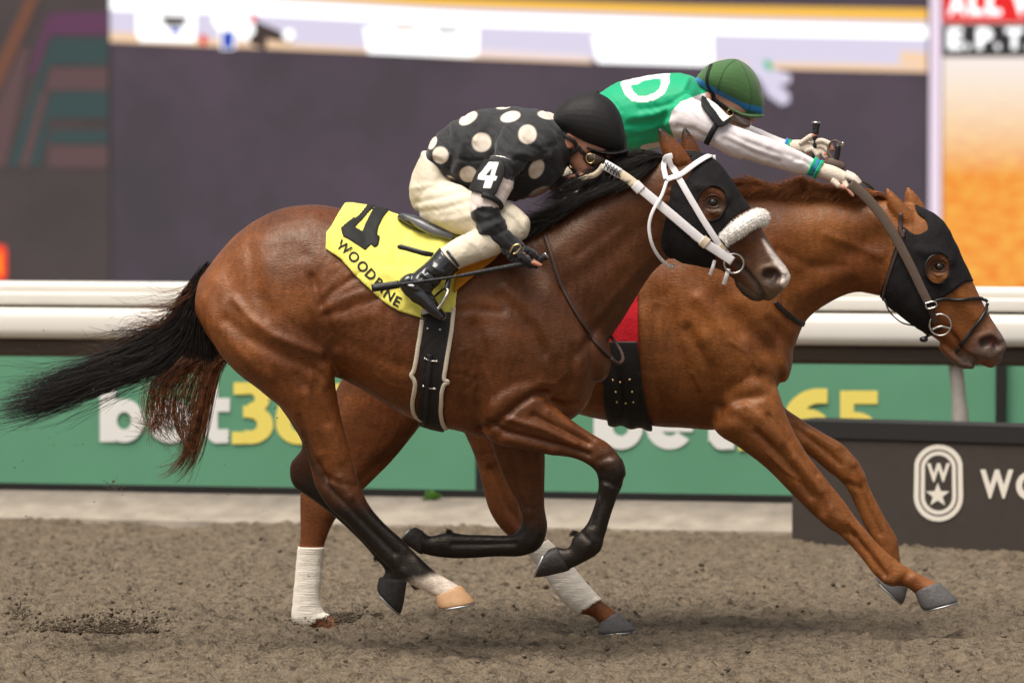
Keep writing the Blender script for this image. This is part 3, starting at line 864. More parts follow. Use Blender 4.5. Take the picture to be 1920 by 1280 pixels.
# ---------------------------------------------------------------- the bay in front
S = Sculpt(BAY, 0.0066)
S.loft('torso', [(384, 512, 380, 604, .13), (406, 482, 402, 642, .195), (440, 444, 445, 690, .235), (480, 413, 500, 715, .258), (530, 390, 560, 722, .275),
                 (594, 384, 620, 705, .285), (650, 392, 688, 735, .29), (712, 405, 748, 772, .298), (780, 425, 803, 796, .292), (850, 428, 860, 808, .28),
                 (920, 425, 915, 822, .255), (985, 432, 985, 828, .235), (1045, 450, 1050, 800, .205), (1092, 520, 1096, 765, .17), (1112, 590, 1117, 715, .12)], n=40, m=2.15, egg=0.10, cap=(0.25, 0.6))
S.loft('neck', [(900, 440, 1020, 760, .16), (960, 424, 1085, 715, .165), (1015, 410, 1138, 645, .15), (1072, 372, 1190, 563, .122), (1132, 335, 1224, 512, .10), (1187, 312, 1250, 488, .092),
                (1235, 296, 1278, 470, .084), (1268, 290, 1305, 455, .07)], n=36, m=2.0, egg=-0.18)
S.loft('head', [(1252, 296, 1238, 385, .070), (1284, 286, 1243, 432, .088), (1318, 290, 1252, 464, .098), (1345, 307, 1275, 488, .102), (1370, 338, 1310, 496, .100),
                (1397, 380, 1348, 505, .083), (1420, 414, 1374, 522, .069), (1438, 445, 1394, 538, .060), (1456, 474, 1410, 550, .056), (1474, 500, 1424, 560, .055), (1482, 516, 1440, 564, .048)], n=32, m=2.3, cap=(0.4, 0.35))
S.loft('lip', [(1384, 520, 1380, 537, .028), (1400, 535, 1394, 553, .03), (1416, 548, 1410, 563, .028), (1428, 556, 1424, 565, .020)], n=16)
ear(S, 'ear', (1235, 239), (1256, 312), (1296, 300), -0.055)
ear(S, 'ear', (1283, 239), (1282, 296), (1318, 296), 0.055)
legs_of(S, 0, (
    ('hindnear', 1, [(588, 500, 386, 545, .10, -.14), (612, 580, 386, 612, .125, -.16), (626, 645, 425, 680, .125, -.17), (628, 704, 492, 736, .105, -.165), (637, 770, 538, 775, .08, -.155),
                     (650, 822, 566, 822, .062, -.15), (664, 875, 582, 876, .05, -.145), (680, 922, 592, 912, .047, -.14), (696, 952, 616, 950, .042, -.14), (722, 982, 650, 981, .035, -.14),
                     (752, 1009, 684, 1018, .031, -.14), (784, 1042, 716, 1050, .032, -.14), (812, 1068, 746, 1078, .036, -.14), (832, 1081, 775, 1097, .034, -.14), (848, 1090, 797, 1108, .030, -.14), (866, 1101, 817, 1118, .036, -.14)]),
    ('hindfar', 1, [(600, 560, 440, 600, .10, .15), (610, 660, 470, 690, .115, .16), (622, 750, 530, 770, .09, .16), (634, 820, 567, 832, .058, .16), (645, 872, 545, 868, .048, .16),
                    (648, 922, 549, 908, .045, .16), (664, 952, 586, 936, .04, .16), (692, 985, 632, 972, .035, .16), (722, 1018, 676, 1014, .031, .16), (748, 1044, 704, 1046, .035, .16), (757, 1070, 722, 1070, .03, .16), (760, 1092, 710, 1088, .036, .16)]),
    ('forenear', 1, [(1010, 640, 905, 720, .08, -.13), (1022, 715, 895, 788, .088, -.15), (1044, 762, 925, 828, .078, -.155), (1076, 790, 975, 842, .064, -.155), (1110, 813, 1030, 852, .052, -.15), (1144, 834, 1080, 860, .046, -.15),
                     (1169, 870, 1114, 880, .047, -.15), (1168, 905, 1122, 906, .042, -.15), (1157, 932, 1117, 938, .030, -.15), (1145, 967, 1104, 975, .028, -.15), (1134, 1005, 1090, 994, .032, -.15),
                     (1122, 1036, 1074, 1008, .035, -.15), (1092, 1055, 1066, 1026, .028, -.15), (1062, 1069, 1044, 1026, .034, -.15)]),
    ('forefar', 1, [(1015, 740, 900, 760, .085, .12), (1021, 800, 915, 812, .075, .13), (1022, 860, 927, 852, .062, .13), (1021, 912, 946, 900, .05, .13), (1021, 950, 969, 940, .044, .13), (1026, 990, 978, 978, .045, .13),
                    (1012, 1027, 966, 998, .043, .13), (978, 1042, 944, 1003, .036, .13), (932, 1043, 906, 1002, .030, .13), (880, 1046, 870, 1001, .029, .13), (846, 1046, 842, 997, .034, .13), (812, 1042, 808, 1004, .028, .13), (788, 1036, 792, 996, .034, .13)])))
S.melt(6)
tor = S.of('torso', 'neck') | (S.of('hindnear', 'hindfar') & (S.par < 4)) | (S.of('fore') & (S.par < 2))
w = S.blur(tor.astype(float), 14)
S.relax(70, w)
S.relax(10, w, mu=0)
LEG = ('hindnear',)
BODY = [
    # haunch: flank crease and its folds, hollow, the long seam of the thigh muscle, stifle
    ([(584, 520), (592, 548), (604, 580), (618, 612), (629, 650)], 6, -0.015), ([(574, 478), (582, 505), (588, 530)], 9, -0.006), ([(568, 500), (576, 540), (594, 590)], 12, 0.007),
    ([(600, 572), (622, 548), (648, 530), (672, 516)], 5, -0.007), ([(606, 580), (640, 562), (680, 548)], 5, 0.006), ([(612, 590), (650, 580), (700, 562), (735, 548)], 5, -0.006), ([(618, 604), (660, 600), (700, 590)], 7, 0.004),
    ([(424, 500), (440, 545), (454, 585)], 15, -0.012), ([(440, 562), (470, 598), (512, 629), (560, 648), (600, 662)], 6.5, 0.014), ([(424, 600), (466, 634), (522, 664), (578, 688)], 9, -0.015),
    ([(505, 500), (522, 560), (560, 615)], 22, 0.014), ([(386, 560), (410, 612), (450, 662), (505, 708)], 7, 0.007), ([(470, 470), (478, 530), (500, 590)], 9, -0.008), ([(582, 412), (560, 440)], 18, 0.006), ([(520, 440), (470, 462)], 16, 0.005),
    ([(612, 690), (614, 716)], 8, 0.011, LEG), ([(590, 690), (604, 705), (622, 726)], 4, -0.009, LEG), ([(560, 704), (590, 744), (612, 790)], 7, -0.009, LEG), ([(572, 740), (588, 790), (598, 850)], 8, 0.008, LEG), ([(560, 780), (582, 846), (612, 900)], 3.6, -0.010, LEG), ([(600, 740), (622, 800), (640, 860)], 7, 0.006, LEG),
    ([(640, 702), (690, 724), (760, 752)], 12, -0.007), ([(640, 640), (700, 668), (760, 690)], 9, -0.005), ([(650, 660), (710, 690), (770, 715)], 10, 0.005),
    # ribs
    ([(700, 560), (690, 640), (706, 700)], 6, -0.004), ([(728, 570), (720, 650), (732, 716)], 6, -0.004), ([(756, 610), (748, 680), (756, 730)], 6, -0.004), ([(862, 600), (860, 700), (866, 770)], 7, -0.005),
    # shoulder, breast
    ([(890, 610), (906, 660), (902, 720), (898, 760), (904, 806)], 9, -0.015), ([(936, 556), (972, 590), (1000, 628), (1020, 662)], 8, -0.012), ([(950, 540), (990, 575), (1022, 620), (1040, 660)], 9, 0.008), ([(926, 640), (948, 706), (928, 776)], 18, 0.015), ([(1030, 560), (1056, 620), (1058, 690)], 16, 0.009),
    ([(902, 806), (940, 786), (972, 758), (1000, 740), (1026, 738)], 5, -0.020), ([(930, 760), (970, 735), (1010, 722)], 10, 0.010), ([(960, 600), (956, 660)], 16, 0.007), ([(1030, 752), (1062, 764), (1090, 758), (1108, 738)], 5, -0.014), ([(1085, 640), (1096, 700)], 12, 0.009), ([(1075, 650), (1072, 720)], 6, -0.007),
    ([(850, 583), (890, 580), (940, 584)], 6, -0.007), ([(848, 640), (846, 760)], 10, 0.007), ([(880, 690), (872, 730), (876, 786)], 6, -0.008), ([(860, 700), (890, 712), (880, 730)], 4, -0.005),
    # forearm cords
    ([(918, 792), (950, 810), (1000, 822), (1060, 838), (1104, 852)], 4, -0.013, ('forenear',)), ([(1000, 778), (1050, 802), (1104, 830)], 3.6, -0.012, ('forenear',)), ([(950, 784), (1015, 803), (1080, 832)], 4.5, 0.011, ('forenear',)), ([(946, 824), (985, 832), (1040, 846)], 6, 0.009, ('forenear',)), ([(1030, 770), (1080, 802), (1120, 828)], 5, 0.006, ('forenear',)),
    ([(978, 850), (984, 920), (994, 964)], 5, 0.008, ('forefar',)), ([(952, 850), (966, 915), (984, 950)], 4, -0.008, ('forefar',)), ([(1002, 850), (1006, 930)], 4, -0.006, ('forefar',)),
    # cannons and tendons
    ([(616, 912), (668, 965), (740, 1037)], 3.6, -0.009, LEG), ([(660, 930), (700, 975), (760, 1030)], 4.5, 0.005, LEG), ([(1116, 886), (1127, 940), (1112, 985)], 3.4, -0.007, ('forenear',)), ([(1150, 866), (1160, 890)], 7, 0.008, ('forenear',)), ([(1130, 884), (1140, 900)], 5, -0.006, ('forenear',)),
    ([(965, 1018), (900, 1020), (848, 1020)], 3.4, -0.007, ('forefar',)), ([(596, 872), (610, 905)], 5, -0.008, LEG), ([(638, 896), (656, 930)], 6, 0.008, LEG), ([(780, 1052), (790, 1070)], 7, 0.005, LEG), ([(1110, 1012), (1100, 1030)], 6, 0.005, ('forenear',)),
    ([(1163, 864), (1169, 888)], 5, 0.007, ('forenear',)), ([(1122, 898), (1148, 908), (1164, 912)], 3, -0.007, ('forenear',)), ([(1124, 862), (1150, 852)], 4, -0.005, ('forenear',)), ([(1126, 1018), (1122, 1030)], 6, 0.006, ('forenear',)), ([(1092, 1000), (1104, 1012)], 3, -0.006, ('forenear',)), ([(1014, 1000), (1000, 1020)], 6, 0.006, ('forefar',)), ([(606, 892), (640, 906), (668, 912)], 4, -0.006, LEG), ([(756, 1072), (776, 1090)], 6, 0.006, LEG),
    # neck: jugular groove and crest muscle
    ([(1226, 492), (1182, 542), (1122, 612), (1084, 664)], 6.5, -0.012), ([(1240, 470), (1190, 520), (1130, 590)], 8, 0.006), ([(1040, 470), (1110, 420), (1180, 370)], 15, 0.006), ([(1060, 540), (1140, 480), (1206, 426)], 12, -0.008), ([(1010, 470), (1000, 540)], 12, -0.008), ([(1080, 480), (1120, 450), (1160, 420)], 6, -0.004),
    # veins
    ([(700, 700), (730, 722), (770, 730), (800, 750)], 2.4, 0.0035), ([(905, 690), (925, 730), (920, 770)], 2.4, 0.003), ([(560, 660), (585, 700), (580, 740)], 2.4, 0.003), ([(1060, 700), (1040, 720), (1010, 715)], 2.4, 0.003), ([(860, 660), (885, 650), (880, 690)], 2.4, 0.003),
]
S.carve([(q[0], q[1], q[2] * (0.82 if len(q) < 4 else 1.0)) + q[3:] for q in BODY])
# face
HD = ('head', 'lip')
S.carve([([(1310, 350), (1336, 358), (1360, 372)], 6, 0.008, HD), ([(1337, 381)], 10, -0.014, HD), ([(1330, 398), (1350, 400)], 4, 0.005, HD), ([(1362, 400), (1390, 440), (1405, 455)], 6, 0.005, HD), ([(1345, 415), (1375, 455), (1395, 480)], 9, -0.007, HD),
         ([(1262, 380), (1275, 440), (1300, 475)], 22, 0.006, HD), ([(1408, 440), (1425, 470), (1436, 492)], 7, -0.004, HD),
         ([(1384, 494), (1402, 512), (1420, 534), (1432, 556)], 3.0, -0.012, HD), ([(1432, 502), (1452, 500), (1468, 512)], 4.5, 0.007, HD), ([(1426, 510), (1430, 530), (1446, 540)], 4.5, 0.006, HD), ([(1468, 515), (1466, 530)], 4, 0.004, HD)])
S.carve([([(1440, 514), (1456, 512), (1462, 518)], 5.2, -0.024, HD), ([(1445, 520), (1455, 526)], 4.0, -0.010, HD)])
S.relax(2, None)
p = S.px(); dep = S.depth()
# shallow relief so that no stretch of skin is perfectly even
nr = S.normals(); rel = 0.0022 * (vnoise(p[:, 0] / 26, p[:, 1] / 26, 21) - 0.5) + 0.0026 * (vnoise(p[:, 0] / 60, p[:, 1] / 48, 22) - 0.5)
rel += 0.0016 * (vnoise((p[:, 0] + p[:, 1]) / 9, (p[:, 0] - p[:, 1]) / 34, 23) - 0.5) * ((p[:, 0] > 600) & (p[:, 0] < 900) & (p[:, 1] > 480))
S.v = S.v + nr * (rel * tor)[:, None]

def ramp(x, a, b): return np.clip((x - a) / (b - a), 0, 1)
def dab(c, colour, k):
    k = np.clip(k, 0, 1)[:, None]
    return c * (1 - k) + np.array(colour) * k
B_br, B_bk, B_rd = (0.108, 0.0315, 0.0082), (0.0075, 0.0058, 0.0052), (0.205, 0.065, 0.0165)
c = np.tile(np.array(B_br), (len(S.v), 1))
mot = vnoise(p[:, 0] / 90, p[:, 1] / 70, 31)
c = dab(c, B_rd, 0.75 * ramp(mot, 0.35, 0.9))
c = dab(c, B_rd, 0.8 * ramp(460 - p[:, 0], -60, 70) * ramp(p[:, 1], 430, 520) * S.of('torso', 'hind'))
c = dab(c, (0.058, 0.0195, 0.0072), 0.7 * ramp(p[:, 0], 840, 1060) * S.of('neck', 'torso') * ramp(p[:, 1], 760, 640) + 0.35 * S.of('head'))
for nm, a, b in (('hindnear', 5.9, 8.2), ('hindfar', 3.4, 5.0), ('forenear', 4.2, 6.2), ('forefar', 3.4, 5.4)):
    k = S.of(nm) * ramp(S.par + 0.9 * (mot - 0.5), a, b)
    if nm == 'hindnear': k = np.maximum(k, S.of(nm) * 0.8 * ramp(S.par, 4.2, 5.4) * np.exp(-0.5 * (seg_dist(p, np.array([(566, 812), (584, 866), (608, 904), (640, 935)], float), 60) / 6) ** 2))
    c = dab(c, B_bk, k)
c = dab(c, (0.62, 0.52, 0.43), S.of('hindnear') * ramp(S.par + (mot - .5), 12.6, 13.3))
c = dab(c, B_bk, S.of('ear') * ramp(seg_dist(p, np.array([(1235, 239.0)]), 99), 34, 8) + S.of('ear') * ramp(seg_dist(p, np.array([(1283, 239.0)]), 99), 34, 8))
c = dab(c, (0.16, 0.095, 0.06), S.of('head', 'lip') * ramp(S.par, 6.2, 8.2) * 0.9)
c = dab(c, (0.045, 0.032, 0.028), S.of('lip') * 0.9 + S.of('head') * np.exp(-0.5 * (seg_dist(p, np.array([(1384, 494), (1402, 512), (1420, 534), (1432, 556.)]), 60) / 5) ** 2))
c = dab(c, (0.035, 0.024, 0.022), S.of('head') * np.exp(-0.5 * (seg_dist(p, np.array([(1434, 518), (1448, 514), (1458, 524), (1446, 530.)]), 80) / 7.5) ** 2))
c = dab(c, (0.05, 0.008, 0.008), S.of('head') * np.exp(-0.5 * (seg_dist(p, np.array([(1449, 513), (1458, 517.)]), 40) / 3.5) ** 2))
blz = seg_dist(p, np.array([(1431, 450), (1445, 472), (1461, 495), (1476, 512), (1473, 530.)]), 80) / np.interp(p[:, 1], (448, 490, 515), (2.0, 6.0, 9.0))
c = dab(c, (0.72, 0.62, 0.56), S.of('head') * ramp(blz, 1.25, 0.75))
c = dab(c, (0.035, 0.02, 0.014), S.of('head') * 0.85 * np.exp(-0.5 * (seg_dist(p, np.array([(1326, 384), (1338, 380), (1350, 386.)]), 60) / 10) ** 2))
c = S.blur(c, 2)
M_bay = coat_mat('bay_coat', 0.36, 0.4)
bay = root('racehorse', tuple(at(760, 1230, BAY) * np.array([1, 1, 0])), 'dark bay racehorse in front in white bridle and fluffy white noseband', 'horse', 'racehorses')
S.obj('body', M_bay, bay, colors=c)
SB = S
BV_bay = S.bvh()

# ---------------------------------------------------------------- hooves
M_hoofd = mat('dark_hoof', (0.032, 0.027, 0.025), 0.55, 0.35, noise=0.4, nscale=60, bump=0.3, bscale=90)
M_hoofg = mat('grey_hoof', (0.105, 0.098, 0.097), 0.6, 0.35, noise=0.35, nscale=50, bump=0.3, bscale=90)
M_hoofl = mat('pale_hoof', (0.50, 0.29, 0.15), 0.5, 0.35, noise=0.25, nscale=40)
M_shoe = mat('aluminium_shoe', (0.45, 0.45, 0.45), 0.5, 0.5, metal=0.9)
def hoof(plane, parent, top, bot, d, m, t0=0.036, t1=0.054):
    """top: coronet (front, back) px; bot: sole (toe, heel) px."""
    rows = []
    for q, sw in ((-0.12, .97), (0.0, 1.03), (0.05, 1.04), (0.3, 1.05), (0.6, 1.08), (0.85, 1.05), (0.97, 1.0), (1.0, .94)):
        a = np.array(top[0], float) * (1 - q) + np.array(bot[0], float) * q; b = np.array(top[1], float) * (1 - q) + np.array(bot[1], float) * q
        mid = (a + b) / 2; a, b = mid + (a - mid) * sw, mid + (b - mid) * sw
        rows.append((*a, *b, (t0 + (t1 - t0) * q) * sw, d))
    v, f, _ = loft(rows, plane, n=24, per=1, m=2.3, cap=(0, 0))
    h = mesh_obj('hoof', v, f, m, parent)
    a, b = at(*bot[0], plane, d), at(*bot[1], plane, d); ax = (a - b) / 2; cen = (a + b) / 2
    up = (at(*top[0], plane, d) + at(*top[1], plane, d)) / 2 - cen; up = up - ax * (up @ ax) / (ax @ ax); up /= np.linalg.norm(up)
    pts = []
    for k in range(19):
        an = math.radians(-140 + 280 * k / 18); pts.append(cen + ax * math.cos(an) * 0.95 + plane.n * t1 * 0.95 * math.sin(an) - up * 0.003)
    v, f = tube(pts, 0.0045, 6, True)
    mesh_obj('shoe', v, f, M_shoe, h)
    return h
hoof(BAY, bay, ((866, 1100), (817, 1117)), ((891, 1130), (824, 1141)), -.14, M_hoofl)
hoof(BAY, bay, ((762, 1092), (711, 1084)), ((751, 1150), (708, 1106)), .16, M_hoofd, .036, .05)
hoof(BAY, bay, ((1062, 1070), (1044, 1025)), ((1004, 1082), (1026, 1032)), -.15, M_hoofd, .036, .05)
hoof(BAY, bay, ((787, 1037), (792, 995)), ((754, 1012), (776, 988)), .13, M_hoofd, .034, .048)

# ---------------------------------------------------------------- the chestnut behind
S = Sculpt(CHE, 0.0074)
S.loft('torso', [(752, 505, 756, 580, .10), (785, 455, 790, 650, .2), (830, 420, 845, 700, .25), (900, 412, 920, 715, .275), (980, 425, 1000, 742, .28), (1080, 432, 1090, 778, .285),
                 (1180, 428, 1190, 796, .28), (1260, 405, 1262, 801, .265), (1330, 385, 1335, 806, .24), (1390, 400, 1395, 800, .21), (1436, 470, 1440, 765, .17), (1462, 560, 1462, 715, .12)], n=40, m=2.15, egg=0.10)
S.loft('neck', [(1270, 400, 1360, 760, .16), (1330, 380, 1430, 735, .17), (1385, 366, 1478, 680, .16), (1440, 362, 1508, 606, .135), (1500, 365, 1556, 568, .112), (1565, 366, 1602, 549, .098), (1628, 370, 1642, 554, .088), (1672, 376, 1672, 560, .08), (1700, 384, 1700, 560, .07)], n=36, m=2.0, egg=-0.15)
S.loft('head', [(1680, 378, 1652, 470, .070), (1716, 386, 1648, 525, .088), (1746, 400, 1658, 562, .098), (1770, 420, 1682, 585, .102), (1790, 456, 1712, 608, .098), (1810, 500, 1738, 624, .083), (1828, 536, 1760, 639, .069),
                (1845, 572, 1780, 653, .061), (1862, 602, 1800, 664, .057), (1880, 630, 1822, 676, .055), (1888, 646, 1850, 680, .046)], n=32, m=2.3, cap=(0.4, 0.35))
S.loft('lip', [(1770, 640, 1762, 656, .03), (1790, 656, 1780, 674, .033), (1808, 668, 1800, 690, .032), (1824, 674, 1822, 692, .028)], n=16)
S.loft('lip', [(1846, 664, 1836, 682, .04), (1868, 660, 1858, 690, .036), (1876, 664, 1868, 684, .026)], n=16)
ear(S, 'ear', (1663, 352), (1680, 412), (1722, 418), -0.055)
ear(S, 'ear', (1702, 350), (1702, 402), (1738, 400), 0.055)
legs_of(S, 0, (
    ('forenear', 1, [(1440, 680, 1320, 740, .085, -.10), (1462, 738, 1340, 806, .088, -.135), (1480, 790, 1385, 838, .07, -.155), (1510, 845, 1436, 877, .057, -.155), (1545, 892, 1484, 925, .047, -.15), (1582, 938, 1528, 968, .045, -.15),
                     (1606, 972, 1556, 988, .044, -.15), (1632, 1003, 1588, 1014, .034, -.15), (1656, 1029, 1618, 1048, .029, -.15), (1690, 1056, 1646, 1083, .033, -.15), (1714, 1070, 1670, 1096, .034, -.15), (1738, 1083, 1698, 1100, .028, -.15), (1763, 1094, 1716, 1112, .035, -.15)]),
    ('forefar', 1, [(1440, 690, 1360, 760, .08, .12), (1466, 756, 1420, 812, .068, .13), (1500, 783, 1460, 838, .056, .13), (1545, 812, 1512, 852, .046, .13), (1584, 836, 1548, 880, .045, .13), (1616, 880, 1582, 908, .043, .13),
                    (1636, 925, 1602, 945, .030, .13), (1661, 972, 1622, 988, .028, .13), (1682, 1008, 1642, 1022, .033, .13), (1686, 1036, 1646, 1046, .034, .13), (1690, 1062, 1658, 1068, .028, .13), (1700, 1100, 1652, 1082, .032, .13)]),
    ('hindfar', 1, [(900, 560, 740, 580, .11, .14), (875, 660, 670, 660, .12, .15), (835, 740, 628, 735, .1, .15), (790, 796, 608, 800, .083, .15), (742, 856, 600, 852, .064, .15), (694, 905, 570, 896, .052, .15), (655, 942, 563, 926, .046, .15), (628, 975, 563, 966, .041, .15), (612, 1010, 563, 1005, .034, .15),
                    (603, 1045, 559, 1045, .030, .15), (600, 1085, 555, 1088, .030, .15), (598, 1122, 551, 1132, .033, .15), (606, 1148, 552, 1164, .036, .15), (630, 1158, 590, 1180, .032, .15), (650, 1166, 612, 1190, .035, .15)]),
    ('hindnear', 1, [(990, 560, 800, 600, .11, -.14), (1020, 680, 820, 700, .12, -.15), (1012, 770, 860, 790, .095, -.15), (990, 850, 888, 850, .065, -.15), (976, 900, 904, 908, .05, -.15), (978, 940, 916, 952, .046, -.15), (992, 978, 934, 984, .042, -.15),
                     (1012, 1002, 962, 1012, .035, -.15), (1036, 1022, 994, 1040, .031, -.15), (1072, 1062, 1026, 1082, .031, -.15), (1100, 1096, 1050, 1118, .036, -.15), (1122, 1120, 1082, 1147, .035, -.15), (1142, 1136, 1108, 1154, .030, -.15), (1162, 1151, 1124, 1168, .036, -.15)])))
S.melt(6)
tor = S.of('torso', 'neck') | (S.of('hindnear', 'hindfar') & (S.par < 3)) | (S.of('fore') & (S.par < 2.6))
w = S.blur(tor.astype(float), 14)
S.relax(70, w); S.relax(8, w, mu=0)
FN = ('forenear',); FF = ('forefar',)
CB = [
    ([(1240, 560), (1270, 640), (1300, 720), (1330, 790)], 16, -0.012), ([(1350, 560), (1400, 620), (1440, 650)], 13, -0.010), ([(1330, 640), (1380, 690), (1420, 720)], 22, 0.012), ([(1400, 560), (1450, 600)], 20, 0.008),
    ([(1425, 706), (1450, 722), (1466, 708)], 6, -0.010), ([(1345, 770), (1385, 748), (1425, 742)], 7, -0.010), ([(1290, 620), (1330, 690), (1345, 760)], 8, -0.011), ([(1310, 560), (1360, 620), (1400, 680)], 9, 0.008), ([(1400, 640), (1440, 690)], 10, 0.009), ([(1370, 760), (1420, 790), (1460, 830)], 8, 0.008, FN), ([(1160, 560), (1150, 680), (1170, 760)], 7, -0.005), ([(1230, 580), (1225, 690), (1240, 770)], 7, -0.005), ([(1440, 600), (1470, 640), (1478, 680)], 6, -0.008), ([(1300, 700), (1320, 740), (1310, 780)], 2.6, 0.004), ([(1370, 640), (1400, 660), (1420, 690)], 2.6, 0.004), ([(1460, 470), (1520, 500), (1580, 500)], 7, -0.005), ([(1440, 850), (1470, 880), (1500, 900)], 2.4, 0.004, FN), ([(1550, 440), (1600, 460), (1650, 480)], 6, 0.005), ([(1480, 620), (1470, 680)], 9, 0.008), ([(1340, 800), (1375, 800)], 12, 0.010),
    ([(1500, 520), (1560, 490), (1640, 450)], 15, -0.008), ([(1480, 430), (1560, 420), (1640, 410)], 20, 0.006), ([(1600, 530), (1540, 560), (1500, 590)], 8, -0.007), ([(1200, 600), (1220, 740)], 18, 0.007),
    ([(1400, 760), (1450, 800), (1500, 860), (1540, 920)], 6, 0.008, FN), ([(1420, 810), (1470, 860), (1520, 930)], 4.5, -0.009, FN), ([(1440, 780), (1480, 830), (1530, 890)], 4, -0.008, FN), ([(1490, 860), (1530, 910), (1560, 950)], 5, 0.005, FN),
    ([(1560, 960), (1576, 975)], 8, 0.008, FN), ([(1544, 970), (1560, 990)], 6, 0.008, FN), ([(1582, 1000), (1604, 1004)], 4, -0.008, FN), ([(1662, 1088), (1672, 1092)], 7, 0.008, FN), ([(1704, 1074), (1690, 1094)], 5, -0.006, FN), ([(1606, 870), (1620, 892)], 6, 0.007, FF), ([(1586, 905), (1612, 915)], 4, -0.006, FF), ([(1590, 990), (1630, 1038), (1660, 1078)], 3.2, -0.011, FN), ([(1575, 1000), (1610, 1040), (1640, 1075)], 3.5, 0.004, FN),
    ([(1490, 800), (1540, 840), (1575, 870)], 4, -0.007, FF), ([(1520, 810), (1570, 840)], 5, 0.006, FF), ([(1600, 880), (1622, 940), (1650, 1000)], 3.5, -0.006, FF), ([(1600, 860)], 8, 0.006, FF),
    ([(760, 830), (700, 880), (650, 930)], 8, -0.007, ('hindfar',)), ([(920, 880), (950, 950), (990, 1000)], 5, -0.006, ('hindnear',))]
S.carve([(q[0], q[1], q[2] * 1.3) + q[3:] for q in CB])
HD = ('head', 'lip')
S.carve([([(1725, 470), (1756, 476), (1780, 490)], 7, 0.008, HD), ([(1760, 500)], 10, -0.014, HD), ([(1750, 518), (1772, 520)], 4, 0.005, HD), ([(1672, 480), (1690, 540), (1715, 575)], 22, 0.006, HD), ([(1790, 540), (1815, 575), (1830, 595)], 6, 0.006, HD),
         ([(1770, 545), (1795, 590), (1815, 620)], 9, -0.007, HD), ([(1776, 616), (1795, 640), (1806, 662), (1826, 672)], 3.2, -0.013, HD), ([(1836, 634), (1856, 626), (1874, 636)], 5, 0.007, HD), ([(1832, 644), (1838, 660), (1856, 668)], 5, 0.006, HD), ([(1812, 676), (1830, 684), (1850, 680)], 3, -0.008, HD)])
S.carve([([(1846, 642), (1862, 638), (1868, 646)], 5.4, -0.024, HD)])
S.relax(2, None)
p = S.px(); nr = S.normals()
rel = 0.0024 * (vnoise(p[:, 0] / 26, p[:, 1] / 26, 41) - 0.5) + 0.003 * (vnoise(p[:, 0] / 60, p[:, 1] / 48, 42) - 0.5)
S.v = S.v + nr * (rel * tor)[:, None]
mot = vnoise(p[:, 0] / 90, p[:, 1] / 70, 33)
C_a, C_b = (0.235, 0.079, 0.0185), (0.150, 0.044, 0.0108)
c = np.tile(np.array(C_a), (len(S.v), 1)); c = dab(c, C_b, ramp(mot, 0.3, 0.85))
c = dab(c, (0.12, 0.035, 0.012), S.of('hind') * 0.6 + 0.0)
c = dab(c, (0.11, 0.075, 0.06), S.of('head', 'lip') * ramp(S.par + S.of('lip') * 7, 7.2, 8.8) * 0.95)
c = dab(c, (0.035, 0.024, 0.022), S.of('head') * np.exp(-0.5 * (seg_dist(p, np.array([(1842, 646), (1858, 640), (1866, 648.)]), 80) / 7) ** 2))
c = dab(c, (0.10, 0.012, 0.012), S.of('head') * np.exp(-0.5 * (seg_dist(p, np.array([(1856, 640), (1863, 642.)]), 40) / 3.5) ** 2))
c = dab(c, (0.035, 0.02, 0.014), S.of('head') * 0.85 * np.exp(-0.5 * (seg_dist(p, np.array([(1748, 502), (1762, 498), (1774, 504.)]), 60) / 10) ** 2))
c = S.blur(c, 2)
M_che = coat_mat('chestnut_coat', 0.38, 0.4)
che = root('racehorse', tuple(at(1140, 1188, CHE) * np.array([1, 1, 0])), 'copper chestnut racehorse behind in black blinkers and brown bridle', 'horse', 'racehorses')
S.obj('body', M_che, che, colors=c)
SC = S
BV_che = S.bvh()
hoof(CHE, che, ((1763, 1094), (1716, 1111)), ((1797, 1127), (1731, 1144)), -.15, M_hoofg)
hoof(CHE, che, ((1702, 1098), (1650, 1080)), ((1692, 1132), (1642, 1084)), .13, M_hoofg, .034, .05)
hoof(CHE, che, ((1162, 1150), (1124, 1167)), ((1192, 1182), (1123, 1188)), -.15, M_hoofg)
hoof(CHE, che, ((652, 1166), (612, 1190)), ((684, 1196), (618, 1212)), .15, M_hoofg)

# ================================================================== tack of the bay
def line(pts, plane, per=8):
    """(px, py, depth) rows to a smooth line in space."""
    q = spline(np.array(pts, float), per)
    return at(q[:, 0], q[:, 1], plane, q[:, 2])
def flat_strap(name, pts, plane, width, m, parent, thick=0.2, per=8, nrm=None):
    v, f = tube(line(pts, plane, per), width / 2, 8, True, (-plane.n if nrm is None else nrm, thick))
    return mesh_obj(name, v, f, m, parent)
def disc_eye(name, bvh, px, py, plane, parent, r, m, side=-1, sink=0.6):
    q, n = drop(bvh, px, py, plane, side, 0.0)
    v, f = ellipsoid(q - n * r * sink, (plane.u * r * 1.12, np.array([0, 0, r * 0.95]), plane.n * r), 18, 12)
    return mesh_obj(name, v, f, m, parent)
def ell(cx, cy, rx, ry, rot=0.0, n=28):
    a = np.linspace(0, 2 * math.pi, n, endpoint=False); r = math.radians(rot)
    x, y = rx * np.cos(a), ry * np.sin(a)
    return np.stack([cx + x * math.cos(r) - y * math.sin(r), cy + x * math.sin(r) + y * math.cos(r)], 1)

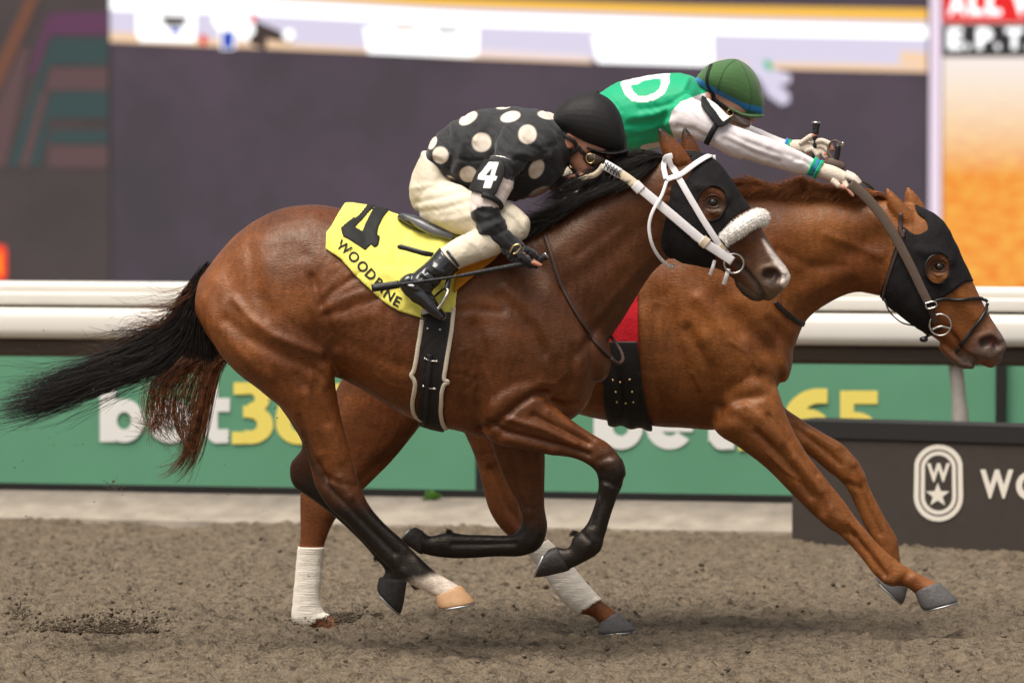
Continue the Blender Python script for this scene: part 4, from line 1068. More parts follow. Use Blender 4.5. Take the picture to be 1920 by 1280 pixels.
M_hood = mat('black_hood_cloth', (0.012, 0.0105, 0.011), 0.7, 0.18, noise=0.4, nscale=30, bump=0.5, bscale=260)
M_eye = mat('dark_eye', (0.008, 0.005, 0.004), 0.08, 0.6, coat=0.6)
M_wleather = mat('white_strap', (0.80, 0.77, 0.78), 0.42, 0.4, noise=0.06, nscale=50)
M_creamleather = mat('cream_grip', (0.72, 0.60, 0.44), 0.7, 0.3, noise=0.1, nscale=120)
M_brleather = mat('brown_leather', (0.055, 0.030, 0.022), 0.5, 0.4, noise=0.25, nscale=60)
M_taupe = mat('rubber_grip', (0.12, 0.085, 0.065), 0.75, 0.25, noise=0.2, nscale=150, bump=0.3, bscale=300)
M_bkleather = mat('black_leather', (0.012, 0.011, 0.011), 0.35, 0.45, noise=0.2, nscale=60)
M_steel = mat('steel', (0.62, 0.59, 0.55), 0.22, 0.5, metal=1.0)
M_brass = mat('brass', (0.80, 0.58, 0.28), 0.3, 0.5, metal=1.0)
def fur_mat():
    m, nt, b = new_mat('sheepskin')
    b.inputs['Base Color'].default_value = (0.94, 0.91, 0.86, 1); b.inputs['Roughness'].default_value = 0.9; b.inputs['Sheen Weight'].default_value = 0.3
    return m
M_fur = fur_mat()

hd = SB.of('head', 'neck', 'lip') & ~SB.of('ear')
eyeh = ell(1333, 382, 28, 33, 20)
v, f = shell(SB, [(1286, 276), (1318, 280), (1346, 298), (1374, 334), (1394, 364), (1410, 388), (1392, 396), (1370, 412), (1354, 430), (1346, 452), (1340, 478), (1330, 506), (1300, 506), (1266, 492), (1240, 462), (1246, 420), (1256, 378), (1262, 348), (1284, 340), (1298, 322), (1296, 304), (1284, 292)],
             0.006, [eyeh], hd, 0.005, lambda q: 0.0035 * (vnoise(q[:, 0] / 11, q[:, 1] / 16, 51) - 0.4))
mesh_obj('blinker_hood', v, f, M_hood, bay, label='black cloth blinker hood with open eye holes')
v, f = tube(np.vstack([[drop(BV_bay, x, y, BAY, -1, 0.008)[0] for x, y in eyeh], [drop(BV_bay, *eyeh[0], BAY, -1, 0.008)[0]]]), 0.0035, 6, False)
mesh_obj('hood_binding', v, f, M_hood, bay)
for sd in (-1, 1): disc_eye('eye', BV_bay, 1337, 380, BAY, bay, 0.021, M_eye, sd, 0.55)
def lids(bvh, cx, cy, plane, parent, m, s=1.0):
    for pts, r in (([(-14, 4), (-8, -6), (1, -9), (10, -6), (14, 4)], 0.0042), ([(-14, 4), (-6, 8), (4, 9), (11, 7), (14, 4)], 0.0034), ([(-17, -4), (-7, -14), (6, -15), (16, -8)], 0.0038), ([(-14, 12), (-2, 18), (12, 15)], 0.003)):
        q = spline(np.array([(cx + a * s, cy + b * s) for a, b in pts], float), 5)
        P = np.array([drop(bvh, x, y, plane, -1, 0.001)[0] for x, y in q]); k = len(P)
        v, f = tube(P, r * np.sin(np.linspace(0.25, math.pi - 0.25, k)), 8)
        mesh_obj('eyelid', v, f, m, parent)
M_lid = mat('bay_eyelid', (0.060, 0.024, 0.013), 0.5, 0.3)
lids(BV_bay, 1336, 381, BAY, bay, M_lid)

# bridle: cheek strap carries the rest
v, f = strap(BV_bay, [(1254, 288), (1262, 312), (1282, 350), (1310, 398), (1336, 440), (1352, 462), (1368, 480)], BAY, 0.025, 0.12, 0.012)
bridle = mesh_obj('bridle', v, f, M_wleather, bay, label='white leather bridle')
def bstrap(name, pts, w, m, lift=0.012, parent=None, side=-1, th=0.2):
    v, f = strap(BV_bay, pts, BAY, w, th, lift, side); return mesh_obj(name, v, f, m, parent or bridle)
bstrap('browband', [(1254, 338), (1276, 330), (1304, 310), (1326, 298), (1342, 296)], 0.022, M_wleather, 0.016, None, -1, 0.12)
bstrap('headpiece', [(1262, 292), (1250, 296), (1246, 314), (1250, 338)], 0.022, M_wleather, 0.012, None, -1, 0.12)
bstrap('cheek_strap', [(1254, 288), (1262, 312), (1282, 350), (1310, 398), (1350, 462), (1366, 480)], 0.02, M_wleather, 0.012, None, 1)
flat_strap('throat_latch', [(1250, 340, -.11), (1240, 368, -.13), (1224, 396, -.15), (1217, 424, -.15), (1222, 456, -.14), (1236, 482, -.11), (1256, 500, -.06), (1264, 498, 0.0)], BAY, 0.013, M_wleather, bridle)
for a, b in (((1349, 458), (1357, 468)), ((1300, 440), (1310, 448))):
    bstrap('buckle', [(a[0], a[1]), ((a[0] + b[0]) / 2, (a[1] + b[1]) / 2), b], 0.026, M_creamleather, 0.017)
ringc = at(1376, 494, BAY, -0.088)
for dd, sd in ((-0.088, -1), (0.088, 1)):
    rc = at(1376, 494, BAY, dd)
    an = np.linspace(0, 2 * math.pi, 29)
    v, f = tube([rc + BAY.u * 0.037 * math.cos(a) + np.array([0, 0, 0.037 * math.sin(a)]) + BAY.n * 0.006 * math.cos(a) for a in an], 0.0042, 8, False)
    mesh_obj('bit_ring', v, f, M_steel, bridle)
flat_strap('curb_strap', [(1340, 488, -.085), (1336, 502, -.085), (1331, 516, -.07)], BAY, 0.013, M_wleather, bridle)
flat_strap('curb_strap', [(1366, 504, -.09), (1362, 518, -.088), (1357, 534, -.07)], BAY, 0.016, M_wleather, bridle)
flat_strap('rein', [(1374, 490, -.097), (1350, 474, -.104), (1318, 452, -.118), (1256, 400, -.128), (1196, 350, -.126)], BAY, 0.035, M_wleather, bridle, 0.09)
flat_strap('rein_keeper', [(1202, 357, -.128), (1196, 351, -.128), (1190, 345, -.128)], BAY, 0.042, M_wleather, bridle, 0.2)
flat_strap('rein_keeper', [(1326, 458, -.117), (1321, 454, -.119), (1316, 450, -.121)], BAY, 0.044, M_creamleather, bridle, 0.2)
flat_strap('rein_grip', [(1196, 350, -.127), (1178, 336, -.124), (1160, 324, -.12)], BAY, 0.036, M_creamleather, bridle, 0.14)
flat_strap('rein_wrap', [(1162, 326, -.121), (1146, 316, -.118), (1132, 308, -.113)], BAY, 0.040, M_wleather, bridle, 0.16)
for k in range(5):
    x, y = 1136 + k * 5.6, 310 + k * 3.6
    flat_strap('lacing', [(x - 4, y + 7, -.129), (x, y, -.130), (x + 5, y - 6, -.127)], BAY, 0.0036, M_bkleather, bridle, 1.0, 3)
    flat_strap('lacing', [(x - 3, y - 7, -.129), (x + 1, y, -.130), (x + 4, y + 8, -.127)], BAY, 0.0036, M_bkleather, bridle, 1.0, 3)
flat_strap('rein_bridge', [(1132, 310, -.112), (1118, 326, -.10), (1092, 336, -.08), (1066, 350, -.05)], BAY, 0.022, M_creamleather, bridle, 0.25)
# loose neck strap hanging by the shoulder
v, f = strap(BV_bay, [(1022, 442), (1034, 478), (1050, 530), (1074, 578), (1104, 626), (1130, 658), (1150, 676)], BAY, 0.016, 0.35, 0.008)
nk = mesh_obj('neck_strap', v, f, M_brleather, bay)
flat_strap('strap_loop', [(1146, 672, -.12), (1160, 681, -.10), (1168, 672, -.06), (1162, 654, -.02), (1148, 634, .0), (1138, 622, .03)], BAY, 0.013, M_brleather, nk, 0.5)

# fluffy noseband: a padded roll wrapped across the nose, covered in fleece
roll_px = [(1354, 452), (1368, 440), (1388, 425), (1408, 414), (1424, 408)]
rp = [drop(BV_bay, x, y, BAY, -1, 0.012)[0] for x, y in roll_px]
rp += [at(1426, 411, BAY, 0.0)]
rp += [drop(BV_bay, x, y, BAY, 1, 0.012)[0] for x, y in roll_px[::-1][1:]]
rc = spline(np.array(rp), 6); k = len(rc)
rad = 0.031 * (0.66 + 0.34 * np.clip(np.minimum(np.arange(k), np.arange(k)[::-1]) / 9, 0, 1))
v, f = tube(rc, rad, 18)
roll = mesh_obj('noseband_roll', v, f, M_fur, bay, label='fluffy white sheepskin noseband roll')
def hairs(roots, dirs, length, width, segs=3, wav=0.25, seed=1):
    """Many fine tapering strands as three-sided spikes; one mesh."""
    r = np.random.default_rng(seed); n = len(roots)
    t = np.linspace(0, 1, segs + 1)
    side = np.cross(dirs, r.normal(size=(n, 3))); side /= np.linalg.norm(side, axis=1)[:, None] + 1e-9
    L = length if np.ndim(length) else np.full(n, length)
    P = roots[:, None] + dirs[:, None] * (L[:, None] * t)[..., None] + side[:, None] * (wav * L[:, None] * t ** 2)[..., None]
    return strands(P, width)
def strands(P, width, taper=0.25):
    """P: n x m x 3 centre lines -> thin three-sided strands."""
    n, m, _ = P.shape
    T = np.gradient(P, axis=1); T /= np.linalg.norm(T, axis=2)[..., None] + 1e-12
    A = np.cross(T, np.array([0.31, 0.85, 0.42])); A /= np.linalg.norm(A, axis=2)[..., None] + 1e-12
    B = np.cross(T, A)
    w = (np.broadcast_to(np.asarray(width, float), (n,))[:, None] * (1 - (1 - taper) * np.linspace(0, 1, m) ** 1.5))[..., None]
    R = [P + w * (A * math.cos(q) + B * math.sin(q)) for q in (0, 2.094, 4.189)]
    V = np.stack(R, 2).reshape(-1, 3)
    b = (np.arange(n)[:, None] * m + np.arange(m - 1)[None]) * 3
    F = []
    for j in range(3):
        j2 = (j + 1) % 3
        F.append(np.stack([b + j, b + j2, b + 3 + j2, b + 3 + j], -1).reshape(-1, 4))
    return V, np.concatenate(F)
vv = np.array(v); cc = np.repeat(rc, 18, 0)[:len(vv)]
sel = RNG.integers(0, len(vv), 5200); w_ = RNG.random((5200, 1))
sel2 = np.clip(sel + RNG.integers(0, 2, 5200) * 18, 0, len(vv) - 1)
rt_ = vv[sel] * w_ + vv[sel2] * (1 - w_)
dr = rt_ - cc[sel]; dr = dr / (np.linalg.norm(dr, axis=1)[:, None] + 1e-9) + RNG.normal(scale=0.55, size=(5200, 3)); dr /= np.linalg.norm(dr, axis=1)[:, None]
V, F = hairs(rt_ - dr * 0.002, dr, RNG.uniform(0.006, 0.014, 5200), 0.0013, 3, 0.5, 3)
mesh_obj('fleece', V, F, M_fur, roll, kind='stuff')
bstrap('noseband_strap', [(1352, 456), (1356, 468), (1362, 480)], 0.014, M_creamleather, 0.012)

# leg bandages of the chestnut
M_band = mat('white_bandage', (0.86, 0.79, 0.68), 0.85, 0.2, noise=0.1, nscale=60, bump=0.5, bscale=70, stretch=(0.3, 0.3, 5))
def bandage(legname, s0, s1):
    k = SC.of(legname) & (SC.par >= s0) & (SC.par <= s1)
    ok = k[SC.f].all(1); f = SC.f[ok]; u_, inv = np.unique(f, return_inverse=True); f = inv.reshape(-1, 4)
    nn = SC.normals()[u_]; pr = SC.par[u_]
    q = SC.v[u_] + nn * (0.0065 + 0.0006 * np.sin(pr * 26 + SC.v[u_][:, 1] * 60) + 0.0008 * (vnoise(pr * 9, SC.v[u_][:, 1] * 50, 5) - 0.5))[:, None]
    ed = np.vstack([f[:, [0, 1]], f[:, [1, 2]], f[:, [2, 3]], f[:, [3, 0]]]); key = np.sort(ed, 1)
    _, ix, ct = np.unique(key, axis=0, return_inverse=True, return_counts=True); be = ed[ct[ix.ravel()] == 1]
    m_ = len(q); F = np.vstack([f, np.stack([be[:, 1], be[:, 0], be[:, 0] + m_, be[:, 1] + m_], 1)])
    return mesh_obj('leg_bandage', np.vstack([q, SC.v[u_]]), F, M_band, che)
bandage('hindfar', 8.45, 12.6)
bandage('hindnear', 7.6, 11.2)

# tack of the chestnut
hd = SC.of('head', 'neck', 'lip') & ~SC.of('ear')
eyeh = ell(1757, 503, 23, 28, 10)
v, f = shell(SC, [(1712, 378), (1742, 390), (1768, 406), (1784, 428), (1800, 462), (1814, 494), (1830, 524), (1808, 530), (1786, 546), (1770, 556), (1756, 566), (1748, 600), (1742, 628), (1716, 620), (1690, 600), (1664, 580), (1650, 562), (1662, 520), (1674, 478), (1686, 446), (1692, 426), (1716, 440), (1738, 432), (1736, 414), (1720, 400)],
             0.006, [eyeh], hd, 0.005, lambda q: 0.0035 * (vnoise(q[:, 0] / 11, q[:, 1] / 16, 52) - 0.4))
mesh_obj('blinker_hood', v, f, M_hood, che, label='black cloth blinker hood with half cup round the eye')
# half cup standing out behind the eye
cup = []
q, n = drop(BV_che, 1752, 504, CHE, -1, 0.004)
vb = []
for k in range(19):
    a = math.radians(70 + 220 * k / 18)
    b0 = q + CHE.u * 0.056 * math.cos(a) + np.array([0, 0, 0.064 * math.sin(a)])
    b1 = q + CHE.u * (0.052 * math.cos(a) + 0.012) + np.array([0, 0, 0.060 * math.sin(a)]) - CHE.n * 0.034 * math.sin(math.pi * k / 18) ** 0.6
    vb += [b0 + CHE.n * 0.02, b1, b1 + CHE.u * 0.006, b0 + CHE.n * 0.02 + CHE.u * 0.008]
fb = [(4 * i + j, 4 * i + 4 + j, 4 * i + 4 + (j + 1) % 4, 4 * i + (j + 1) % 4) for i in range(18) for j in range(4)]
mesh_obj('blinker_cup', vb, fb, M_bkleather, che)
for sd in (-1, 1): disc_eye('eye', BV_che, 1761, 500, CHE, che, 0.020, M_eye, sd, 0.45)
lids(BV_che, 1760, 501, CHE, che, M_lid, 0.95)
v, f = strap(BV_che, [(1690, 400), (1688, 430), (1694, 446)], CHE, 0.018, 0.25, 0.010)
br2 = mesh_obj('bridle', v, f, M_brleather, che, label='brown leather bridle with steel ring bit')
def cstrap(name, pts, w, m, lift=0.010, side=-1, th=0.25):
    v, f = strap(BV_che, pts, CHE, w, th, lift, side); return mesh_obj(name, v, f, m, br2)
cstrap('throat_latch', [(1696, 432), (1690, 452), (1676, 490), (1664, 530), (1658, 560)], 0.014, M_brleather, 0.009)
flat_strap('throat_latch_loop', [(1658, 560, -.10), (1668, 584, -.11), (1690, 604, -.10), (1716, 611, -.06)], CHE, 0.006, M_bkleather, br2, 0.6)
v, f = tube(line([(1594, 344, -.135), (1620, 366, -.135), (1648, 398, -.135), (1676, 440, -.135), (1706, 496, -.132), (1730, 546, -.125), (1742, 570, -.12)], CHE), [0.017 + 0.004 * (1 - i / 48) for i in range(49)], 8, True, (-CHE.n, 0.12))
mesh_obj('rein', v, f, M_taupe, br2)
flat_strap('rein_end', [(1743, 574, -.12), (1748, 588, -.112), (1755, 606, -.10)], CHE, 0.024, M_brleather, br2, 0.25)
bk = line([(1735, 569, -.127), (1752, 565, -.127), (1756, 574, -.127), (1739, 579, -.127), (1735, 569, -.127)], CHE, 3)
v, f = tube(bk, 0.0035, 6, False); mesh_obj('buckle', v, f, M_steel, br2)
for dd in (-0.09, 0.09):
    rc2 = at(1763, 609, CHE, dd); an = np.linspace(0, 2 * math.pi, 29)
    v, f = tube([rc2 + CHE.u * 0.043 * math.cos(a) + np.array([0, 0, 0.043 * math.sin(a)]) for a in an], 0.0042, 8, False)
    mesh_obj('bit_ring', v, f, M_steel, br2)
flat_strap('bit_cheek', [(1748, 618, -.094), (1764, 612, -.098), (1782, 616, -.09)], CHE, 0.008, M_steel, br2, 0.8)
cstrap('noseband', [(1752, 564), (1772, 560), (1800, 562), (1828, 560), (1846, 562), (1852, 566)], 0.013, M_bkleather, 0.008, -1, 0.9)
cstrap('noseband', [(1852, 568), (1846, 584), (1832, 606), (1816, 628), (1802, 646), (1794, 658)], 0.013, M_bkleather, 0.008, -1, 0.9)
cstrap('chin_strap', [(1768, 612), (1750, 622), (1736, 632), (1728, 638)], 0.012, M_bkleather, 0.009, -1, 0.6)
v, f = ellipsoid(at(1732, 636, CHE, -.07), (CHE.u * 0.018, np.array([0, 0, 0.012]), CHE.n * 0.015), 10, 8); mesh_obj('chin_pad', v, f, M_bkleather, br2)
# breast strap end below the neck
cstrap('breast_strap', [(1452, 566), (1470, 584), (1492, 602), (1508, 608)], 0.02, M_bkleather, 0.008)

# ================================================================== saddle cloths, saddles
def lam(c, rough=0.8, sheen=0.15, name='silk', bump=0.2):
    """Woven cloth with its own printed colours (from the mesh)."""
    m, nt, b = new_mat(name)
    a = nt.nodes.new('ShaderNodeAttribute'); a.attribute_name = 'coat'
    nt.links.new(a.outputs['Color'], b.inputs['Base Color'])
    b.inputs['Roughness'].default_value = rough; b.inputs['Sheen Weight'].default_value = sheen; b.inputs['Specular IOR Level'].default_value = 0.25
    n = nt.nodes.new('ShaderNodeTexNoise'); n.inputs['Scale'].default_value = 380
    n2 = nt.nodes.new('ShaderNodeTexNoise'); n2.inputs['Scale'].default_value = 22; n2.inputs['Detail'].default_value = 3
    ad = nt.nodes.new('ShaderNodeMath'); ad.operation = 'MULTIPLY_ADD'; ad.inputs[1].default_value = 2.2
    tc = nt.nodes.new('ShaderNodeTexCoord')
    for q in (n, n2): nt.links.new(tc.outputs['Object'], q.inputs[0])
    nt.links.new(n2.outputs[0], ad.inputs[0]); nt.links.new(n.outputs[0], ad.inputs[2])
    u = nt.nodes.new('ShaderNodeBump'); u.inputs['Strength'].default_value = bump; u.inputs['Distance'].default_value = 0.006
    nt.links.new(ad.outputs[0], u.inputs['Height']); nt.links.new(u.outputs[0], b.inputs['Normal'])
    return m
M_cloth = mat('yellow_saddle_cloth', (0.86, 0.78, 0.15), 0.75, 0.25, noise=0.05, nscale=20, bump=0.25, bscale=40, sheen=0.1)
M_print = mat('black_print', (0.018, 0.018, 0.018), 0.7, 0.25)
tm = SB.of('torso', 'neck', 'hindnear', 'hindfar')
def rip(q):
    x, y = q[:, 0], q[:, 1]
    r = 0.020 * np.exp(-0.5 * ((y - 385) / 26) ** 2) * ramp(x, 600, 660) + 0.013 * (vnoise((x - y) / 24, (x + y) / 80, 61) - 0.4) + 0.007 * (vnoise(x / 14, y / 30, 62) - 0.4)
    return r + 0.006 * np.exp(-0.5 * (seg_dist(q, np.array([(700, 440), (740, 520), (760, 570.)]), 60) / 8) ** 2) - 0.004 * np.exp(-0.5 * (seg_dist(q, np.array([(660, 470), (720, 500), (790, 500.)]), 60) / 7) ** 2)
outline = [(612, 441), (628, 418), (644, 394), (668, 378), (700, 350), (760, 350), (830, 350), (880, 400), (880, 470), (858, 540), (853, 575), (848, 600), (840, 612), (815, 604), (788, 596), (747, 583), (722, 568), (705, 553), (684, 534), (666, 517), (640, 488), (611, 468)]
v, f = shell(SB, outline, 0.010, (), tm, 0.006, rip, curve=False)
cloth = root('saddle_cloth', tuple(at(740, 500, BAY, -0.25)), 'bright yellow saddle cloth with black numeral on the bay', 'saddle cloth')
mesh_obj('cloth', v, f, M_cloth, cloth)
BV_cl = BVHTree.FromPolygons(np.asarray(v).tolist(), [tuple(q) for q in f.tolist()])
def c5(*pts): return [(580 + x / 3.84, 340 + y / 3.84) for x, y in pts]
near = tm & (SB.depth() < 0)
v, f = shell(SB, c5((462, 172), (520, 155), (590, 172), (612, 214), (566, 250), (520, 300), (492, 352), (484, 402), (506, 412), (494, 474), (468, 486), (442, 462), (404, 502), (300, 440), (244, 408), (226, 358), (312, 296), (336, 292), (400, 240)),
             0.0135, [c5((462, 238), (400, 284), (350, 324), (326, 350), (382, 372), (402, 326), (430, 284))], near, 0.004, rip, curve=False)
mesh_obj('numeral', v, f, M_print, cloth)
def drop_letter(ch, cx, cy, h, tilt, m, parent, bvh, plane, wide=1.0, bold=0.03, lift=0.003, shear=0.0, name='letter'):
    v, f = text_mesh(ch, bold)[0]
    c_ = (v.min(0) + v.max(0)) / 2; s_ = h / (v[:, 1].max() - v[:, 1].min())
    q = (v - c_) * s_; q[:, 0] *= wide; q[:, 0] += shear * q[:, 1]
    a = math.radians(tilt); x = cx + q[:, 0] * math.cos(a) + q[:, 1] * math.sin(a); y = cy + q[:, 0] * math.sin(a) - q[:, 1] * math.cos(a)
    P = np.array([drop(bvh, i, j, plane, -1, lift)[0] for i, j in zip(x, y)])
    return mesh_obj(name, P, f, m, parent, False)
for ch, x, y, a in (('W', 645, 464, 38), ('O', 663.5, 482, 42), ('O', 680, 500, 46), ('D', 695.5, 515, 44), ('B', 710, 531, 38), ('I', 719, 541, 34), ('N', 730, 553, 30), ('E', 745, 565, 26)):
    drop_letter(ch, x, y, 19, a, M_print, cloth, BV_cl, BAY, 1.0 if ch != 'W' else 0.95, 0.022)
v, f = tube([drop(BV_cl, x, y, BAY, -1, 0.004)[0] for x, y in spline(np.array([(745, 463), (765, 468), (790, 475), (812, 480)], float), 4)], [0.004] + [0.011] * 11 + [0.011], 8, True, (-BAY.n, 0.3))
mesh_obj('strap_end', v, f, M_bkleather, cloth)

M_saddle = mat('saddle_leather', (0.022, 0.021, 0.023), 0.28, 0.5, noise=0.2, nscale=30, coat=0.3)
sad = root('saddle', tuple(at(830, 430, BAY)), 'light black racing saddle with girth under the polka dot rider', 'saddle')
v, f, _ = loft([(756, 400, 750, 410, .10), (775, 404, 770, 424, .13), (800, 414, 798, 440, .13), (830, 424, 830, 452, .12), (870, 428, 870, 458, .11), (915, 424, 915, 456, .10), (940, 420, 944, 446, .06)], BAY, n=24, m=2.4)
mesh_obj('seat', v, f, M_saddle, sad)
v, f, _ = loft([(758, 402, 764, 412, .012, -.12), (790, 412, 786, 430, .016, -.15), (815, 424, 812, 442, .016, -.16), (850, 436, 846, 450, .012, -.17)], BAY, n=14)
mesh_obj('seat_edge', v, f, mat('grey_saddle_edge', (0.14, 0.14, 0.155), 0.3, 0.5, coat=0.3), sad)
M_blue = mat('blue_print', (0.10, 0.30, 0.50), 0.5)
BV_edge = BVHTree.FromPolygons(np.asarray(v).tolist(), [tuple(q) for q in f])
M_cham = mat('gold_chamois', (0.58, 0.225, 0.010), 0.9, 0.2, noise=0.2, nscale=90, bump=0.4, bscale=200, sheen=0.3)
M_girth = mat('black_girth', (0.014, 0.012, 0.012), 0.55, 0.35, noise=0.25, nscale=80)
v, f = shell(SB, [(946, 469), (920, 466), (892, 470), (876, 482), (864, 502), (855, 522), (850, 552), (860, 544), (880, 528), (905, 508), (928, 490)], 0.034, (), near, 0.012, None)
mesh_obj('chamois_pad', v, f, M_cham, sad)
v, f = shell(SB, [(790, 588), (848, 588), (846, 620), (838, 690), (832, 760), (832, 806), (806, 806), (788, 792), (786, 730), (788, 650)], 0.016, (), tm & (SB.depth() < 0.3), 0.012, None)
girth = mesh_obj('girth', v, f, M_girth, sad)
M_edge = mat('cream_webbing', (0.62, 0.54, 0.42), 0.8, 0.2, noise=0.15, nscale=80)
for pts in ([(792, 600), (786, 640), (778, 690), (772, 702), (779, 716), (776, 750), (779, 772), (792, 784)], [(850, 575), (846, 620), (838, 680), (834, 708), (841, 714), (832, 722), (828, 756), (830, 784), (836, 798)]):
    v, f = strap(BV_bay, pts, BAY, 0.017, 0.5, 0.014); mesh_obj('webbing', v, f, M_edge, girth)
BV_g = BVHTree.FromPolygons(*[x.tolist() for x in shell(SB, [(780, 580), (850, 580), (842, 700), (836, 812), (780, 800), (780, 700)], 0.016, (), near, 0.012, None, curve=False)])
v, f = strap(BV_g, [(806, 664), (805, 690), (802, 722), (800, 760), (797, 796)], BAY, 0.020, 0.3, 0.005); mesh_obj('girth_strap', v, f, M_girth, girth)
for x, y in ((802, 616), (825, 618), (797, 672), (819, 677), (794, 723), (814, 728)):
    q, n = drop(BV_g, x, y, BAY, -1, 0.004); v, f = ellipsoid(q, (BAY.u * 0.0055, np.array([0, 0, 0.0055]), BAY.n * 0.004), 8, 6); mesh_obj('stud', v, f, M_steel, girth)
for y0, a in ((674, 1), (725, 1)):
    v, f = strap(BV_g, [(799, y0 - 1), (808, y0 + 2), (818, y0 + 3)], BAY, 0.005, 0.8, 0.006); mesh_obj('buckle', v, f, M_steel, girth)
# stirrup hanging at the rider's boot
stir = line([(806, 583, -.36), (816, 584, -.372), (826, 573, -.375), (836, 556, -.372), (840, 545, -.36), (834, 541, -.345), (822, 549, -.32), (808, 562, -.30), (797, 572, -.295), (792, 578, -.30)], BAY, 6)
v, f = tube(stir, 0.0065, 8); si = mesh_obj('stirrup_iron', v, f, M_steel, sad)
MB().box(at(791, 590, BAY, -.37), at(815, 584, BAY, -.37) - at(791, 590, BAY, -.37), BAY.n * 0.075, (0, 0, 0.018)).obj('tread', mat('stirrup_tread', (0.16, 0.15, 0.14), 0.6), si, False)
flat_strap('stirrup_leather', [(837, 542, -.352), (842, 520, -.33), (846, 490, -.29), (846, 456, -.2)], BAY, 0.02, M_bkleather, sad, 0.25)

# the chestnut's red cloth and girth
ct = SC.of('torso', 'neck', 'hindnear', 'hindfar')
v, f = shell(SC, [(960, 440), (985, 380), (1110, 360), (1180, 380), (1196, 520), (1198, 664), (1150, 662), (1060, 640), (985, 560)], 0.012, (), ct, 0.006, lambda q: 0.006 * (vnoise(q[:, 0] / 16, q[:, 1] / 40, 66) - 0.4), curve=False)
rc_ = root('saddle_cloth', tuple(at(1150, 560, CHE, -0.25)), 'red saddle cloth of the chestnut showing beside the bay breast', 'saddle cloth')
mesh_obj('cloth', v, f, mat('red_saddle_cloth', (0.52, 0.012, 0.022), 0.8, 0.2, noise=0.12, nscale=50, bump=0.3, bscale=60), rc_)
s2d = root('saddle', tuple(at(1120, 420, CHE)), 'black racing saddle of the chestnut with studded elastic girth', 'saddle')
v, f, _ = loft([(1000, 412, 996, 424, .10), (1030, 416, 1028, 440, .13), (1080, 424, 1080, 450, .12), (1140, 424, 1140, 450, .10), (1172, 414, 1176, 440, .06)], CHE, n=24, m=2.4)
mesh_obj('seat', v, f, M_saddle, s2d)
v, f = shell(SC, [(1128, 640), (1196, 640), (1204, 720), (1214, 770), (1228, 812), (1180, 812), (1146, 806), (1134, 760)], 0.018, (), ct & (SC.depth() < 0.3), 0.014, lambda q: 0.005 * np.sin(q[:, 0] / 5.5) * ramp(q[:, 1], 660, 720), curve=False)
g2 = mesh_obj('girth', v, f, M_girth, s2d)
BV_g2 = BVHTree.FromPolygons(v.tolist(), [tuple(q) for q in f.tolist()])
for x, y in ((1149, 712), (1181, 711), (1154, 734), (1185, 734), (1156, 753), (1187, 753), (1163, 716), (1174, 755)):
    q, n = drop(BV_g2, x, y, CHE, -1, 0.003); v, f = ellipsoid(q, (CHE.u * 0.005, np.array([0, 0, 0.005]), CHE.n * 0.004), 8, 6); mesh_obj('stud', v, f, M_brass, g2)

# ================================================================== riders
def shrink(secs, k, kt=None):
    out = []
    for s_ in secs:
        ax, ay, bx, by, t = s_[:5]; d = s_[5] if len(s_) > 5 else 0.0
        cx, cy = (ax + bx) / 2, (ay + by) / 2
        out.append((cx + (ax - cx) * k, cy + (ay - cy) * k, cx + (bx - cx) * k, cy + (by - cy) * k, t * (kt or k), d))
    return out
def digit(S, name, pts, r, plane):
    """A finger: joints (px, py, depth) with radii in metres."""
    q = line(pts, plane, 4); rr_ = np.interp(np.linspace(0, 1, len(q)), np.linspace(0, 1, len(r)), r)
    v, f = tube(q, rr_, 10); v = list(v)
    e0, e1 = ellipsoid(q[-1], (plane.u * rr_[-1], plane.n * rr_[-1], np.array([0, 0, rr_[-1]])), 10, 8)
    S.raw(name, v, f); S.raw(name, e0, e1)
def oblong(S, name, px, py, d, rx, ry, rd, rot, plane):
    a = math.radians(rot); c = at(px, py, plane, d); k = 1 / 470.0
    ux = plane.u * math.cos(a) - np.array([0, 0, 1]) * math.sin(a); uy = plane.u * math.sin(a) + np.array([0, 0, 1]) * math.cos(a)
    v, f = ellipsoid(c, (ux * rx * k, uy * ry * k, plane.n * rd)); S.raw(name, v, f)
def piece(name, plane, voxel, parts, mat_, parent, smooth=6, extra=0, strokes=(), paint=None, relief=None, label=None):
    """One garment: lofts melted together, creased, then printed."""
    G_ = Sculpt(plane, voxel)
    for nm, secs, kw in parts: G_.loft(nm, secs, **kw)
    G_.melt(smooth)
    if extra: G_.relax(extra)
    if strokes: G_.carve(strokes, side=False)
    if relief is not None:
        q = G_.px(); G_.v = G_.v + G_.normals() * relief(q, G_)[:, None]
    col = paint(G_.px(), G_) if paint else None
    o = G_.obj(name, mat_, parent, colors=col, label=label)
    return G_, o

M_skin = mat('skin', (0.50, 0.25, 0.17), 0.5, 0.35, noise=0.12, nscale=60, subsurf=0.15)
M_silk = lam(None, 0.72, 0.2, 'racing_silk', 0.22)
M_silk2 = lam(None, 0.5, 0.1, 'racing_silk_glossy', 0.18)
M_breech = mat('cream_breeches', (0.72, 0.64, 0.50), 0.6, 0.3, noise=0.06, nscale=20, bump=0.25, bscale=60)
M_boot = mat('patent_boot', (0.010, 0.010, 0.011), 0.16, 0.55, coat=0.5, bump=0.35, bscale=18)
M_blackcloth = mat('black_cap_cloth', (0.017, 0.016, 0.0165), 0.6, 0.25, noise=0.2, nscale=60, bump=0.2, bscale=300)
M_glove = mat('black_wool_glove', (0.013, 0.012, 0.013), 0.9, 0.15, noise=0.3, nscale=120, bump=0.9, bscale=260, sheen=0.3)
M_black = mat('black_elastic', (0.014, 0.013, 0.013), 0.6, 0.3)

